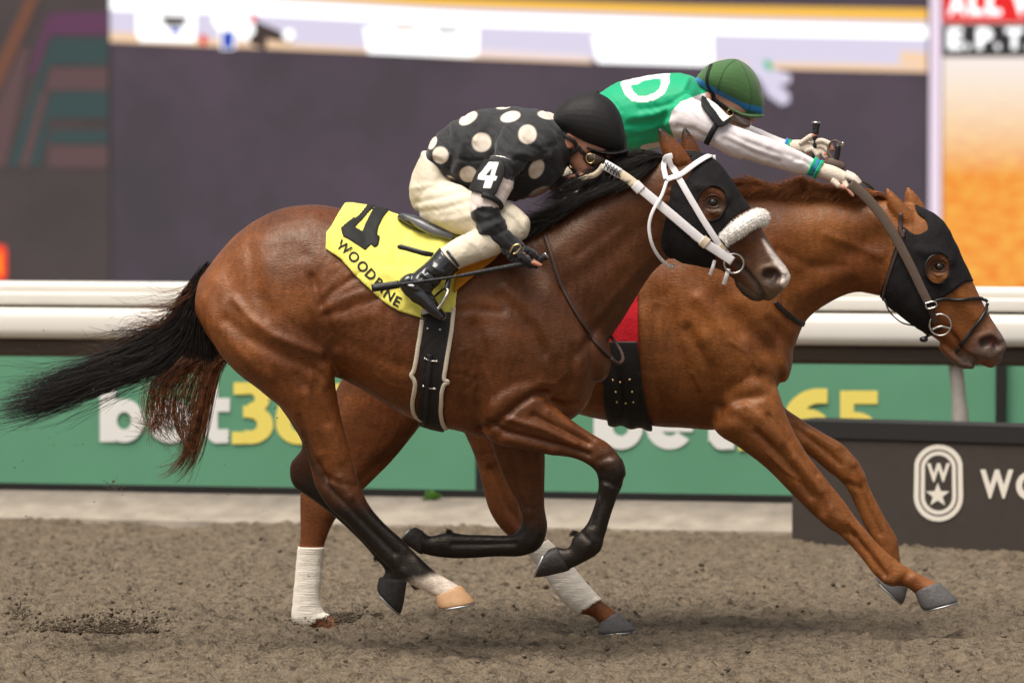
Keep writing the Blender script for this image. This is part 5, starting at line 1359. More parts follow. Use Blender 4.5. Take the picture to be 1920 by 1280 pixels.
# ---------------------------------------------------------------- rider of the bay
per1 = root('person', tuple(at(840, 430, BAY)), 'jockey in black silks with cream polka dots crouching on the bay', 'person', 'jockeys')
T = [(800, 284, 822, 320, .135), (812, 258, 850, 340, .15), (845, 232, 885, 358, .16), (890, 208, 925, 374, .17), (945, 200, 968, 376, .185), (998, 203, 1018, 364, .195), (1034, 213, 1048, 338, .165), (1056, 230, 1062, 312, .09)]
AN = [(950, 232, 1030, 285, .085, -.15), (926, 282, 990, 306, .078, -.20), (902, 318, 970, 332, .070, -.235), (886, 352, 957, 358, .064, -.265), (880, 380, 944, 386, .058, -.28), (883, 408, 944, 406, .053, -.285), (897, 437, 954, 424, .047, -.285), (924, 458, 967, 440, .041, -.28), (950, 476, 983, 456, .036, -.275)]
AF = [(1000, 225, 1040, 300, .08, .15), (985, 275, 1035, 312, .07, .21), (982, 310, 1030, 340, .06, .25), (1000, 326, 1030, 356, .05, .2), (1026, 330, 1044, 356, .042, .12), (1042, 332, 1056, 352, .036, .05)]
PEL = [(790, 290, 845, 330, .145), (776, 322, 868, 362, .165), (768, 358, 885, 392, .168), (776, 390, 882, 424, .15), (800, 416, 868, 438, .11)]
THN = [(815, 335, 796, 415, .085, -.10), (870, 350, 848, 437, .085, -.16), (920, 368, 892, 443, .075, -.20), (958, 380, 934, 448, .066, -.225), (985, 402, 974, 450, .05, -.235)]
SHN = [(948, 398, 986, 446, .056, -.235), (914, 416, 946, 470, .056, -.26), (880, 434, 912, 486, .056, -.28), (850, 450, 882, 496, .056, -.295), (826, 466, 860, 505, .055, -.30)]
THF = [(a, b, c_, d_, t, -w_) for a, b, c_, d_, t, w_ in THN]; SHF = [(a, b, c_, d_, t, -w_) for a, b, c_, d_, t, w_ in SHN]
BSH = [(824, 464, 862, 505, .060, -.30), (800, 490, 852, 514, .056, -.315), (776, 510, 826, 532, .050, -.33), (754, 530, 810, 548, .046, -.34)]
BFT = [(778, 514, 748, 538, .040, -.335), (800, 532, 764, 560, .042, -.34), (813, 553, 788, 574, .043, -.345), (824, 571, 806, 589, .044, -.345), (836, 588, 824, 602, .036, -.345)]
BSHf = [(a, b, c_, d_, t, -w_) for a, b, c_, d_, t, w_ in BSH]; BFTf = [(a, b, c_, d_, t, -w_) for a, b, c_, d_, t, w_ in BFT]
L20 = dict(n=22)

Bd = Sculpt(BAY, 0.0060)
for nm, q in (('torso', T), ('arm', AN), ('arm', AF), ('hips', PEL), ('leg', THN), ('leg', THF), ('leg', SHN), ('leg', SHF), ('leg', BSH), ('leg', BSHf), ('foot', BFT), ('foot', BFTf)):
    Bd.loft(nm, shrink(q, 0.70), n=20)
Bd.loft('neck', [(1030, 228, 1040, 312, .07), (1058, 240, 1062, 306, .062), (1085, 250, 1080, 300, .06)], n=20)
oblong(Bd, 'head', 1100, 238, 0, 58, 52, .088, 15, BAY)
Bd.loft('head', [(1158, 270, 1048, 246, .074), (1155, 285, 1050, 262, .074), (1147, 299, 1056, 282, .070), (1137, 312, 1063, 300, .063), (1126, 324, 1073, 316, .052), (1112, 333, 1084, 330, .038)], n=24, m=2.2)
oblong(Bd, 'nose', 1146, 305, 0, 8, 15, .017, 24, BAY); oblong(Bd, 'nose', 1146, 313, 0, 8, 7, .022, 0, BAY)
oblong(Bd, 'mouth', 1131, 322, 0, 7, 5, .03, 30, BAY); oblong(Bd, 'mouth', 1126, 328, 0, 6, 4, .027, 30, BAY)
for sd in (-1, 1):
    oblong(Bd, 'earlobe', 1066, 266, sd * .078, 9, 15, .010, -18, BAY); oblong(Bd, 'cheek', 1112, 308, sd * .045, 16, 11, .02, 30, BAY)
# near hand closed round the whip, thumb on top; far hand on the rein
Bd.loft('hand', shrink([(946, 458, 952, 484, .026, -.278), (968, 458, 968, 496, .030, -.280), (992, 464, 984, 500, .028, -.280)], .86), n=16)
for i, (a, b) in enumerate(((-.306, .0), (-.300, 4), (-.286, 8), (-.272, 11))):
    digit(Bd, 'finger', [(984 - b * .3, 466 + b * .6, a), (1002 - b * .5, 476 + b * .5, a - .004), (1008 - b, 490 + b * .4, a + .012), (1003 - b, 500, a + .026)], (.0095, .009, .0085, .0075), BAY)
digit(Bd, 'thumb', [(962, 466, -.300), (980, 480, -.318), (998, 492, -.318), (1014, 497, -.31)], (.011, .010, .0092, .008), BAY)
Bd.loft('hand', [(1052, 330, 1046, 352, .024, .03), (1066, 330, 1066, 356, .026, .0), (1082, 336, 1080, 356, .022, -.02)], n=14)
for i in range(4): digit(Bd, 'finger', [(1078, 338 + 4 * i, -.02 - .004 * i), (1094, 338 + 5 * i, -.03), (1098, 346 + 4 * i, -.05), (1086, 350 + 3 * i, -.06)], (.009, .0085, .008, .007), BAY)
digit(Bd, 'thumb', [(1062, 336, -.02), (1076, 330, -.045), (1092, 330, -.055)], (.010, .009, .008), BAY)
Bd.melt(4)
Bd.carve([([(1062, 262), (1066, 272), (1070, 276)], 3, -.004, ('earlobe',)), ([(1106, 296)], 9, -.006, ('head', 'cheek')), ([(1120, 324), (1132, 324)], 1.6, -.004), ([(1098, 318), (1092, 326)], 5, .003)], side=False)
q = Bd.px(); cs = np.tile(np.array((0.38, 0.18, 0.115)), (len(q), 1))
cs = dab(cs, (0.60, 0.25, 0.17), 0.6 * Bd.of('earlobe', 'nose', 'finger', 'thumb')); cs = dab(cs, (0.42, 0.15, 0.12), Bd.of('mouth') * .7)
cs = dab(cs, (0.22, 0.14, 0.10), 0.35 * Bd.of('head') * ramp(q[:, 1] - 0.2 * (1120 - q[:, 0]), 308, 322))
cs = dab(cs, (0.05, 0.035, 0.025), Bd.of('head', 'neck') * ramp(1074 - q[:, 0] + 0.5 * (q[:, 1] - 280), 0, 14) * ramp(q[:, 1], 302, 290))
M_skinc = lam(None, 0.5, 0.05, 'skin_toned', 0.05)
Bd.obj('body', M_skinc, per1, colors=S.blur(cs, 0) if False else cs)

CREAM, BLK, PINK = (0.74, 0.64, 0.54), (0.025, 0.025, 0.027), (0.80, 0.68, 0.63)
def paint1(q, G_):
    col = np.tile(np.array(BLK), (len(q), 1)); tor_, ar = G_.of('torso'), G_.of('arm')
    for x, y, rx, ry, rot, who in ((878, 222, 19, 10, -32, 0), (903, 267, 18, 18, 0, 0), (989, 252, 17, 18, 0, 2), (957, 219, 19, 10, -14, 2), (944, 200, 14, 5, -8, 0), (1026, 216, 18, 8, 10, 0), (826, 291, 15, 16, -20, 0), (878, 327, 16, 15, 0, 0),
                                 (1006, 317, 13, 19, 28, 0), (1013, 361, 22, 9, -22, 0), (843, 336, 11, 6, 20, 0), (811, 268, 7, 13, 25, 0), (940, 318, 16, 17, 0, 0), (946, 352, 15, 14, 0, 0)):
        a = math.radians(rot); dx, dy = q[:, 0] - x, q[:, 1] - y
        r_ = np.hypot((dx * math.cos(a) + dy * math.sin(a)) / rx, (-dx * math.sin(a) + dy * math.cos(a)) / ry)
        k = ramp(r_, 1.07, 0.93) * (np.ones(len(q)) if who == 2 else tor_)
        col = dab(col, CREAM, k)
    s_ = G_.par
    nearside = G_.depth() < 0
    col[ar & nearside & inside(q, np.array([(870, 362), (890, 360), (928, 368), (938, 340), (941, 331), (950, 336), (970, 342), (970, 356), (944, 390), (932, 389), (910, 386), (896, 389), (884, 397), (870, 402)], float))] = PINK
    k = ar * ~nearside * ramp(s_, 3.7, 3.9); col = dab(col, (0.55, 0.30, 0.28), k)
    return col
def folds(seed, amp, sc):
    def f_(q, G_):
        x, y = q[:, 0], q[:, 1]; z = G_.depth() * 470
        return amp * ((vnoise((x + 0.5 * y) / sc, (y - 0.4 * x + z) / (sc * 2.2), seed) - 0.5) + 0.6 * (vnoise((x - y) / (sc * .55), (x + y + z) / (sc * 1.9), seed + 1) - 0.5))
    return f_
piece('jersey', BAY, 0.0046, [('torso', T, dict(n=30)), ('arm', AN, L20), ('arm', AF, L20)], M_silk, per1, 6, 10,
      [([(850, 235), (868, 268), (858, 310), (846, 330)], 6, .010, ('torso',)), ([(838, 250), (848, 290), (842, 318)], 5, -.012, ('torso',)), ([(930, 212), (915, 250), (925, 290)], 7, -.010), ([(945, 235), (930, 275)], 6, .009), ([(975, 288), (1000, 296), (1030, 292)], 4, .008), ([(970, 298), (1000, 308), (1035, 300)], 4, -.010),
       ([(985, 270), (1010, 280), (1040, 272)], 5, -.006), ([(855, 298), (880, 302), (905, 300)], 2.5, -.006), ([(975, 340), (1000, 330), (1040, 310)], 8, -.010), ([(890, 214), (900, 240), (890, 262)], 6, .007), ([(815, 300), (835, 310), (850, 330)], 4, -.010),
       ([(895, 440), (930, 420), (952, 412)], 4, .006, ('arm',)), ([(886, 420), (915, 414), (945, 400)], 4, -.007, ('arm',)), ([(900, 395), (920, 400), (942, 392)], 4, -.006, ('arm',)), ([(905, 448), (935, 438), (958, 426)], 3, -.005, ('arm',)), ([(955, 290), (968, 310), (965, 330)], 4, -.008, ('arm',))],
      paint1, folds(71, .009, 17))
shirt = piece('breeches', BAY, 0.0058, [('hips', PEL, dict(n=28)), ('leg', THN, L20), ('leg', THF, L20), ('shin', SHN, L20), ('shin', SHF, L20)], M_breech, per1, 6, 12,
      [([(780, 380), (820, 372), (880, 356)], 4, -.006), ([(785, 398), (830, 392), (900, 372)], 4, -.005), ([(775, 352), (810, 348), (860, 338)], 4, .005), ([(800, 415), (850, 412), (900, 400)], 5, .005), ([(940, 395), (965, 412), (980, 440)], 3, -.006), ([(930, 400), (955, 422), (965, 445)], 3, .005), ([(870, 446), (895, 462), (905, 480)], 3, .004), ([(905, 420), (930, 446)], 3, -.005)],
      None, folds(73, .0032, 14))[1]
for sh, ft in ((BSH, BFT), (BSHf, BFTf)):
    piece('boot', BAY, 0.0036, [('shaft', sh, dict(n=22, cap=(0.12, .6))), ('foot', ft, dict(n=18))], M_boot, per1, 5, 2,
          [([(800, 510), (815, 520), (830, 528)], 3, -.006), ([(790, 520), (806, 532), (812, 540)], 3, -.006), ([(812, 500), (830, 512), (846, 516)], 3, .004), ([(770, 530), (790, 540), (805, 546)], 3, -.005), ([(752, 552), (766, 564)], 2.5, -.004)] if sh is BSH else ())
flat_strap('boot_strap', [(838, 470, -.35), (850, 486, -.362), (860, 500, -.358)], BAY, 0.012, M_boot, per1, 0.3)
# glove
Gl = Sculpt(BAY, 0.003)
Gl.loft('palm', [(944, 456, 950, 482, .030, -.278), (968, 457, 966, 497, .034, -.280), (992, 463, 984, 501, .032, -.280)], n=18)
for i, (a, b) in enumerate(((-.306, .0), (-.300, 4), (-.286, 8), (-.272, 11))):
    digit(Gl, 'finger', [(984 - b * .3, 466 + b * .6, a), (1002 - b * .5, 476 + b * .5, a - .004), (1008 - b, 490 + b * .4, a + .012), (1004 - b, 498, a + .022)], (.0125, .0122, .012, .0115), BAY)
digit(Gl, 'thumb', [(962, 466, -.300), (980, 480, -.318), (994, 490, -.318)], (.013, .0125, .0115), BAY)
Gl.melt(3); q = Gl.px(); Gl.v = Gl.v + Gl.normals() * (0.004 * (vnoise(q[:, 0] / 3.4, q[:, 1] / 3.4, 75) - .4))[:, None]
gl = Gl.obj('glove', M_glove, per1)
v, f = tube(line([(956, 474, -.318), (962, 462, -.322), (972, 458, -.322), (976, 464, -.320), (968, 474, -.320), (962, 476, -.318)], BAY, 5), 0.0035, 6); mesh_obj('glove_ring', v, f, M_brass, gl)
# number band on the upper arm
def band_shell(BVH_like, poly, off, thick): return shell(BVH_like, poly, off, (), BVH_like.depth() < -0.12, thick, None)
J = Sculpt(BAY, 0.0036); J.loft('arm', AN, n=24); J.melt(3)
ab = mesh_obj('arm_band', *shell(J, [(905, 303), (942, 302), (947, 310), (944, 330), (930, 362), (922, 368), (884, 358), (880, 352), (890, 330)], 0.012, (), J.depth() < -0.2, 0.006, None, curve=False), M_black, per1, label='black arm band with white number four')
BV_J = J.bvh()
def c1(*pts): return [(740 + x / 3.84, 150 + y / 3.84) for x, y in pts]
mesh_obj('numeral', *shell(J, c1((693, 605), (757, 603), (722, 700), (740, 703), (728, 737), (712, 735), (692, 790), (644, 788), (662, 735), (612, 730), (620, 700)), 0.0145, [c1((662, 702), (692, 702), (710, 645))], J.normals() @ BAY.n < -0.1, 0.003, None, curve=False), M_white, ab)
v, f = strap(BV_J, [(905, 366), (922, 371), (934, 380), (938, 390)], BAY, 0.022, 0.3, 0.010); mesh_obj('arm_strap', v, f, M_black, ab)
v, f = strap(BV_J, [(924, 299), (934, 297), (948, 299), (956, 302)], BAY, 0.004, 1.0, 0.017); mesh_obj('safety_pin', v, f, M_steel, ab)
# helmet, goggles, chin strap
HEL = [(1035, 226, 1039, 239, .05), (1046, 203, 1052, 248, .085), (1068, 184, 1074, 262, .106), (1093, 175.5, 1100, 277, .113), (1119, 174, 1124, 285, .113), (1145, 188, 1148, 289, .10), (1163, 215, 1162, 290, .08), (1171, 246, 1169, 289, .055)]
def helmet(plane, hel, m, parent, peak, knob, label=None):
    Hm = Sculpt(plane, 0.0038); Hm.loft('shell', hel, n=32, m=2.15, cap=(.5, .5))
    if peak: Hm.loft('peak', peak, n=18, per=4)
    if knob: oblong(Hm, 'knob', knob[0], knob[1], 0, 8, 3.4, .014, knob[2], plane)
    Hm.melt(5)
    return Hm, Hm.obj('helmet', m, parent, label=label)
Hm, hl = helmet(BAY, HEL, M_blackcloth, per1, [(1105, 274, 1103, 280, .095), (1135, 283, 1134, 290, .095), (1160, 284, 1159, 292, .085), (1177, 280, 1177, 288, .055)], (1116, 173, 2), 'black cloth covered jockey helmet with short peak')
BV_h = Hm.bvh()
v, f = strap(BV_h, [(1040, 240), (1072, 262), (1100, 276), (1126, 284)], BAY, 0.006, 0.5, 0.001); mesh_obj('helmet_seam', v, f, M_black, hl)
BV_b = Bd.bvh()
v, f = strap(BV_b, [(1040, 250), (1062, 256), (1080, 272), (1096, 288)], BAY, 0.016, 0.3, 0.008); gog = mesh_obj('goggles', v, f, M_black, per1, label='amber riding goggles on a black strap')
M_lens = mat('amber_lens', (0.045, 0.026, 0.012), 0.15, 0.5, coat=0.3)
for sd in (-1, 1):
    v, f = ellipsoid(at(1116, 298, BAY, sd * .052), (BAY.u * .050 - np.array([0, 0, .012]), np.array([.006, 0, .034]), BAY.n * .036)); mesh_obj('goggle_lens', v, f, M_lens, gog)
an = np.linspace(0, 2 * math.pi, 22)
v, f = tube([at(1107 + 8 * math.cos(a), 297 + 9 * math.sin(a), BAY, -.086) for a in an], 0.0018, 6, False); mesh_obj('lens_ring', v, f, M_brass, gog)
v, f = strap(BV_b, [(1060, 284), (1068, 288), (1078, 284), (1088, 274)], BAY, 0.016, 0.35, 0.008); cs_ = mesh_obj('chin_strap', v, f, M_black, per1)
v, f = strap(BV_b, [(1064, 286), (1066, 300), (1074, 318), (1088, 332)], BAY, 0.014, 0.35, 0.008); mesh_obj('chin_strap', v, f, M_black, per1)

# whip held by the rider of the bay
wp = root('whip', tuple(at(985, 492, BAY, -.31)), 'black riding whip pointing backwards across the yellow cloth', 'whip')
M_whip = mat('whip_grip', (0.018, 0.018, 0.02), 0.45, 0.4, bump=0.4, bscale=200)
pts = line([(698, 540, -.40), (740, 534, -.40), (800, 526, -.39), (856, 518, -.372), (920, 506, -.335), (968, 497, -.305), (1010, 488, -.29)], BAY, 6)
rads = np.interp(np.linspace(0, 1, len(pts)), [0, .02, .16, .2, .5, .55, .85, 1], [.010, .012, .012, .0055, .0055, .0085, .011, .012])
v, f = tube(pts, rads, 10); mesh_obj('shaft', v, f, M_whip, wp)
v, f = tube(line([(1008, 488.5, -.291), (1016, 484, -.288), (1024, 479, -.286)], BAY, 3), [.012, .012, .012, .0125, .015, .016, .016], 12); mesh_obj('grip', v, f, M_whip, wp)
v, f = tube(line([(1023.5, 479.5, -.286), (1026, 478, -.285)], BAY, 2), [.0163, .0163, .013], 12); mesh_obj('butt_cap', v, f, M_steel, wp)
flat_strap('flap', [(697, 540, -.402), (722, 537, -.402), (748, 533, -.402)], BAY, 0.030, M_bkleather, wp, 0.25)

# ---------------------------------------------------------------- rider of the chestnut
per2 = root('person', tuple(at(1080, 430, CHE)), 'jockey in green vest and white sleeves stretching forward on the chestnut', 'person', 'jockeys')
T2 = [(1060, 236, 1100, 320, .14), (1086, 206, 1135, 312, .155), (1120, 177, 1165, 300, .165), (1160, 154, 1195, 290, .175), (1210, 143, 1236, 277, .19), (1262, 137, 1276, 258, .195), (1296, 142, 1305, 242, .17), (1318, 158, 1322, 222, .10)]
A2 = [(1280, 178, 1250, 246, .075, -.15), (1302, 182, 1284, 256, .075, -.18), (1334, 202, 1318, 266, .068, -.20), (1366, 230, 1350, 280, .060, -.20), (1410, 247, 1392, 297, .056, -.18), (1458, 264, 1442, 312, .050, -.15), (1498, 283, 1486, 324, .040, -.12), (1524, 296, 1518, 328, .034, -.10)]
A2f = [(1290, 170, 1270, 240, .075, .15), (1330, 192, 1318, 250, .068, .20), (1380, 220, 1370, 268, .058, .20), (1430, 244, 1424, 280, .048, .16), (1462, 258, 1458, 286, .036, .13), (1474, 262, 1470, 288, .032, .12)]
P2 = [(1052, 240, 1100, 310, .145), (1034, 280, 1110, 340, .165), (1028, 320, 1110, 372, .165), (1036, 352, 1105, 398, .14), (1060, 385, 1100, 412, .1)]
TH2 = [(1085, 320, 1062, 396, .085, -.12), (1130, 345, 1100, 420, .08, -.18), (1170, 372, 1140, 436, .07, -.23), (1200, 396, 1186, 444, .052, -.25)]
SH2 = [(1180, 388, 1206, 440, .055, -.25), (1140, 412, 1166, 466, .055, -.28), (1100, 440, 1130, 492, .052, -.29), (1080, 462, 1114, 506, .05, -.30)]
BS2 = [(1078, 460, 1116, 508, .056, -.30), (1052, 492, 1100, 520, .05, -.31), (1030, 520, 1076, 546, .044, -.32)]
BF2 = [(1040, 516, 1022, 546, .038, -.32), (1064, 540, 1040, 566, .042, -.32), (1096, 570, 1084, 590, .036, -.32)]
def flip(q): return [(a, b, c_, d_, t, -w_) for a, b, c_, d_, t, w_ in q]
Bd2 = Sculpt(CHE, 0.0062)
for nm, q in (('torso', T2), ('arm', A2), ('arm', A2f), ('hips', P2), ('leg', TH2), ('leg', flip(TH2)), ('leg', SH2), ('leg', flip(SH2)), ('leg', BS2), ('leg', flip(BS2)), ('foot', BF2), ('foot', flip(BF2))):
    Bd2.loft(nm, shrink(q, 0.70), n=20)
Bd2.loft('neck', [(1298, 150, 1304, 228, .07), (1322, 160, 1324, 220, .062), (1345, 165, 1340, 214, .06)], n=20)
oblong(Bd2, 'head', 1366, 165, 0, 55, 47, .086, 20, CHE)
Bd2.loft('head', [(1416, 200, 1318, 166, .074), (1413, 212, 1322, 180, .073), (1405, 222, 1330, 194, .068), (1396, 231, 1340, 206, .058), (1384, 238, 1352, 220, .045), (1372, 240, 1360, 232, .03)], n=24, m=2.2)
oblong(Bd2, 'nose', 1409, 223, 0, 7, 12, .016, 40, CHE); oblong(Bd2, 'mouth', 1392, 234, 0, 6, 5, .026, 40, CHE)
for sd in (-1, 1): oblong(Bd2, 'earlobe', 1327, 184, sd * .076, 8, 13, .010, -10, CHE)
# near hand: back of the hand up, one finger pointing down by the mane, the others round the rein
HN = [(1528, 300, 1524, 330, .026, -.10), (1546, 306, 1542, 336, .030, -.10), (1566, 312, 1562, 342, .031, -.10), (1586, 322, 1580, 346, .028, -.10)]
FN_ = [[(1582, 338, -.115), (1587, 350, -.125), (1594, 360, -.13), (1600, 367, -.13)], [(1588, 330, -.11), (1600, 336, -.12), (1608, 344, -.12), (1602, 352, -.11)], [(1588, 326, -.095), (1602, 332, -.10), (1611, 342, -.10), (1606, 350, -.09)], [(1586, 324, -.08), (1600, 330, -.08), (1606, 340, -.075), (1600, 346, -.07)], [(1560, 338, -.125), (1572, 348, -.13), (1584, 352, -.13)]]
HF = [(1476, 264, 1474, 290, .024, .12), (1494, 262, 1490, 292, .028, .11), (1514, 264, 1508, 290, .028, .10), (1530, 268, 1524, 290, .024, .09)]
FF_ = [[(1522, 268, .075), (1540, 264, .065), (1556, 270, .06), (1562, 282, .06)], [(1526, 274, .08), (1542, 274, .07), (1552, 282, .065), (1546, 292, .065)], [(1526, 282, .085), (1540, 284, .075), (1548, 294, .07), (1549, 304, .07)], [(1510, 284, .08), (1524, 280, .07), (1532, 290, .065), (1534, 300, .065)], [(1500, 270, .08), (1520, 256, .065), (1530, 252, .06)]]
for secs in (HN, HF): Bd2.loft('hand', shrink(secs, .86), n=16)
for fs in (FN_, FF_):
    for pts in fs: digit(Bd2, 'finger', pts, (.0095, .009, .0085, .0075)[:len(pts)], CHE)
Bd2.melt(4)
q = Bd2.px(); cs = np.tile(np.array((0.52, 0.27, 0.18)), (len(q), 1)); cs = dab(cs, (0.62, 0.27, 0.19), 0.6 * Bd2.of('earlobe', 'nose', 'finger'))
cs = dab(cs, (0.05, 0.035, 0.025), Bd2.of('head', 'neck') * ramp(1334 - q[:, 0], 0, 12) * ramp(q[:, 1], 196, 186))
Bd2.obj('body', M_skinc, per2, colors=cs)
GRN, WHT, BLU = (0.008, 0.40, 0.185), (0.80, 0.73, 0.74), (0.04, 0.22, 0.50)
def paint2(q, G_):
    col = np.tile(np.array(GRN), (len(q), 1)); ar = G_.of('arm').astype(float); s_ = G_.par
    edge = ramp(seg_dist(q, np.array([(1318, 176), (1300, 182), (1276, 191), (1260, 208), (1254, 230), (1262, 252), (1272, 262.)]), 200), 0, 2)
    sl = np.array([(1322, 174), (1300, 182), (1276, 191), (1260, 208), (1254, 230), (1262, 254), (1290, 275), (1560, 360), (1560, 200), (1400, 150)], float)
    white = inside(q, sl) & (G_.depth() < 0.0) & (G_.of('arm') | (q[:, 0] > 1256))
    white |= G_.of('arm') & (G_.depth() > 0.05)
    col[white] = WHT
    # white letter ring across the back
    x, y = q[:, 0], q[:, 1]
    ro = inside(q, np.array([(1163, 156), (1172, 148), (1200, 142), (1236, 138), (1256, 138), (1255, 156), (1246, 176), (1228, 188), (1206, 193), (1186, 190), (1172, 178)], float))
    ri = inside(q, np.array([(1182, 160), (1196, 158), (1206, 152), (1226, 148), (1240, 148), (1238, 164), (1228, 174), (1212, 180), (1196, 180), (1187, 172)], float))
    col[ro & ~ri & G_.of('torso')] = (0.82, 0.80, 0.80)
    band = seg_dist(q, np.array([(1206, 277), (1240, 270), (1276, 258.)]), 40) < 5
    col[band & G_.of('torso')] = (0.62, 0.60, 0.60)
    return col
piece('jersey', CHE, 0.0050, [('torso', T2, dict(n=30)), ('arm', A2, L20), ('arm', A2f, L20)], M_silk2, per2, 6, 10,
      [([(1304, 186), (1330, 206), (1345, 230)], 4, -.007, ('arm',)), ([(1270, 240), (1300, 244), (1330, 262)], 4, -.008, ('arm',)), ([(1345, 262), (1362, 284), (1385, 296)], 5, .008, ('arm',)), ([(1350, 240), (1400, 266), (1450, 284), (1500, 298)], 3.5, -.006, ('arm',)), ([(1360, 262), (1410, 286), (1460, 304)], 4, -.006, ('arm',)),
       ([(1200, 205), (1240, 200), (1275, 190)], 5, -.007), ([(1180, 235), (1220, 232), (1258, 215)], 6, -.008), ([(1180, 220), (1225, 215), (1262, 200)], 5, .006), ([(1290, 150), (1282, 170), (1290, 182)], 4, .006), ([(1175, 262), (1215, 255), (1256, 240)], 6, -.007), ([(1440, 275), (1470, 290), (1500, 305)], 4, .004, ('arm',)), ([(1490, 300), (1510, 302), (1520, 310)], 2.5, -.005, ('arm',))],
      paint2, folds(81, .0035, 16))
piece('breeches', CHE, 0.008, [('hips', P2, dict(n=28)), ('leg', TH2, L20), ('leg', flip(TH2), L20), ('shin', SH2, L20), ('shin', flip(SH2), L20)], M_breech, per2, 6, 8, (), None, folds(83, .005, 15))
for sh, ft in ((BS2, BF2), (flip(BS2), flip(BF2))):
    piece('boot', CHE, 0.006, [('shaft', sh, dict(n=22, cap=(0.12, .6))), ('foot', ft, dict(n=18))], M_boot, per2, 4)
M_creamglove = mat('cream_glove', (0.70, 0.60, 0.50), 0.8, 0.25, noise=0.1, nscale=90, bump=0.35, bscale=160)
for secs, fs in ((HN, FN_), (HF, FF_)):
    Gl = Sculpt(CHE, 0.003); Gl.loft('palm', [(a, b, c_, d_, t + .003, w_) for a, b, c_, d_, t, w_ in secs], n=18)
    for pts in fs:
        pp_ = pts[:-1] if len(pts) > 3 else pts[:2]
        if pts is FN_[0]: pp_ = pts[:2]
        digit(Gl, 'finger', pp_, (.0122, .0118, .0112)[:len(pp_)], CHE)
    Gl.melt(3); Gl.obj('glove', M_creamglove, per2)
def cuff(cen, ax, r, plane, cols):
    for k, (m, w0, rr_) in enumerate(cols):
        a = line([(cen[0] + ax[0] * w0, cen[1] + ax[1] * w0, cen[2]), (cen[0] + ax[0] * (w0 + 3.2), cen[1] + ax[1] * (w0 + 3.2), cen[2]), (cen[0] + ax[0] * (w0 + 6.5), cen[1] + ax[1] * (w0 + 6.5), cen[2])], plane, 3)
        v, f = tube(a, [rr_ * .93, rr_, rr_ * 1.02, rr_, rr_ * .97, rr_, rr_ * .92], 18, True)
        v = np.array(v); v = v + (v - a.mean(0)) * (0.10 * np.sin(np.arange(len(v)) * 2.1 + k))[:, None]
        mesh_obj('cuff_band', v, f, m, per2)
M_cg, M_cb = mat('green_cuff', GRN, 0.7, bump=0.3), mat('blue_cuff', BLU, 0.7, bump=0.3)
cuff((1522, 311, -.10), (.9, .45), .04, CHE, ((M_cg, -1.5, .040), (M_cb, 4, .038), (M_cg, 11, .040)))
cuff((1470, 274, .12), (.93, .3), .036, CHE, ((M_cb, 0, .034), (M_cg, 6, .035)))
# arm number, elastic
J2 = Sculpt(CHE, 0.0036); J2.loft('arm', A2, n=24); J2.melt(3); BV_J2 = J2.bvh()
ab2 = mesh_obj('arm_band', *shell(J2, [(1312, 186), (1320, 182), (1336, 186), (1352, 204), (1366, 226), (1366, 234), (1352, 240), (1344, 240), (1330, 222), (1314, 202)], 0.021, (), J2.depth() < -0.1, 0.010, None, curve=False), M_black, per2, label='black arm band with white number one')
n1 = at(0, 0, CHE)
def drop_poly(poly, m, parent, bvh, plane, lift, name):
    P = np.array([drop(bvh, x, y, plane, -1, lift)[0] for x, y in poly]); return mesh_obj(name, P, [tuple(range(len(poly)))[::-1]], m, parent, False)
mesh_obj('numeral', *shell(J2, [(1320, 194), (1329, 188), (1358, 223), (1364, 228), (1352, 234), (1348, 230)], 0.0245, (), J2.normals() @ CHE.n < -0.1, 0.003, None, curve=False), M_white, ab2)
v, f = strap(BV_J2, [(1342, 236), (1336, 246), (1330, 258), (1326, 266)], CHE, 0.024, 0.3, 0.010); mesh_obj('arm_strap', v, f, M_black, ab2)
HEL2 = [(1305, 148, 1306, 160, .05), (1313, 136, 1318, 170, .085), (1330, 121, 1338, 180, .106), (1354, 113, 1362, 194, .113), (1380, 111, 1386, 206, .113), (1404, 124, 1404, 216, .10), (1421, 146, 1417, 218, .08), (1430, 176, 1427, 216, .055)]
M_capg = lam(None, 0.8, 0.25, 'cap_cloth', 0.3)
Hm = Sculpt(CHE, 0.0036); Hm.loft('shell', HEL2, n=32, m=2.15, cap=(.5, .4))
Hm.loft('peak', [(1370, 200, 1368, 207, .095), (1396, 211, 1394, 219, .095), (1416, 214, 1415, 223, .085), (1431, 214, 1430, 222, .055)], n=18, per=4)
Hm.melt(5); q = Hm.px(); col = np.tile(np.array((0.055, 0.135, 0.042)), (len(q), 1))
bd = seg_dist(q, np.array([(1304, 150), (1330, 166), (1362, 184), (1392, 199), (1426, 207.)]), 60); col = dab(col, (0.02, 0.19, 0.48), ramp(bd, 6.6, 5.6))
Hm.obj('helmet', M_capg, per2, colors=col, label='green cloth covered jockey helmet with blue band')
BV_h2 = Hm.bvh(); BV_b2 = Bd2.bvh()
for sm_ in ([(1384, 112), (1400, 140), (1408, 175), (1404, 205)], [(1380, 112), (1362, 126), (1350, 150), (1346, 172)]):
    v, f = strap(BV_h2, sm_, CHE, 0.003, 0.8, 0.0008); mesh_obj('cap_seam', v, f, mat('green_seam', (0.035, 0.09, 0.028), 0.8), per2)
v, f = strap(BV_h2, [(1334, 122), (1327, 140), (1326, 156), (1333, 172)], CHE, 0.012, 0.4, 0.004); g2_ = mesh_obj('goggles', v, f, M_black, per2, label='clear riding goggles on a black strap')
v, f = strap(BV_b2, [(1332, 176), (1346, 190), (1362, 202), (1376, 212)], CHE, 0.018, 0.3, 0.008); mesh_obj('goggle_strap', v, f, M_black, g2_)
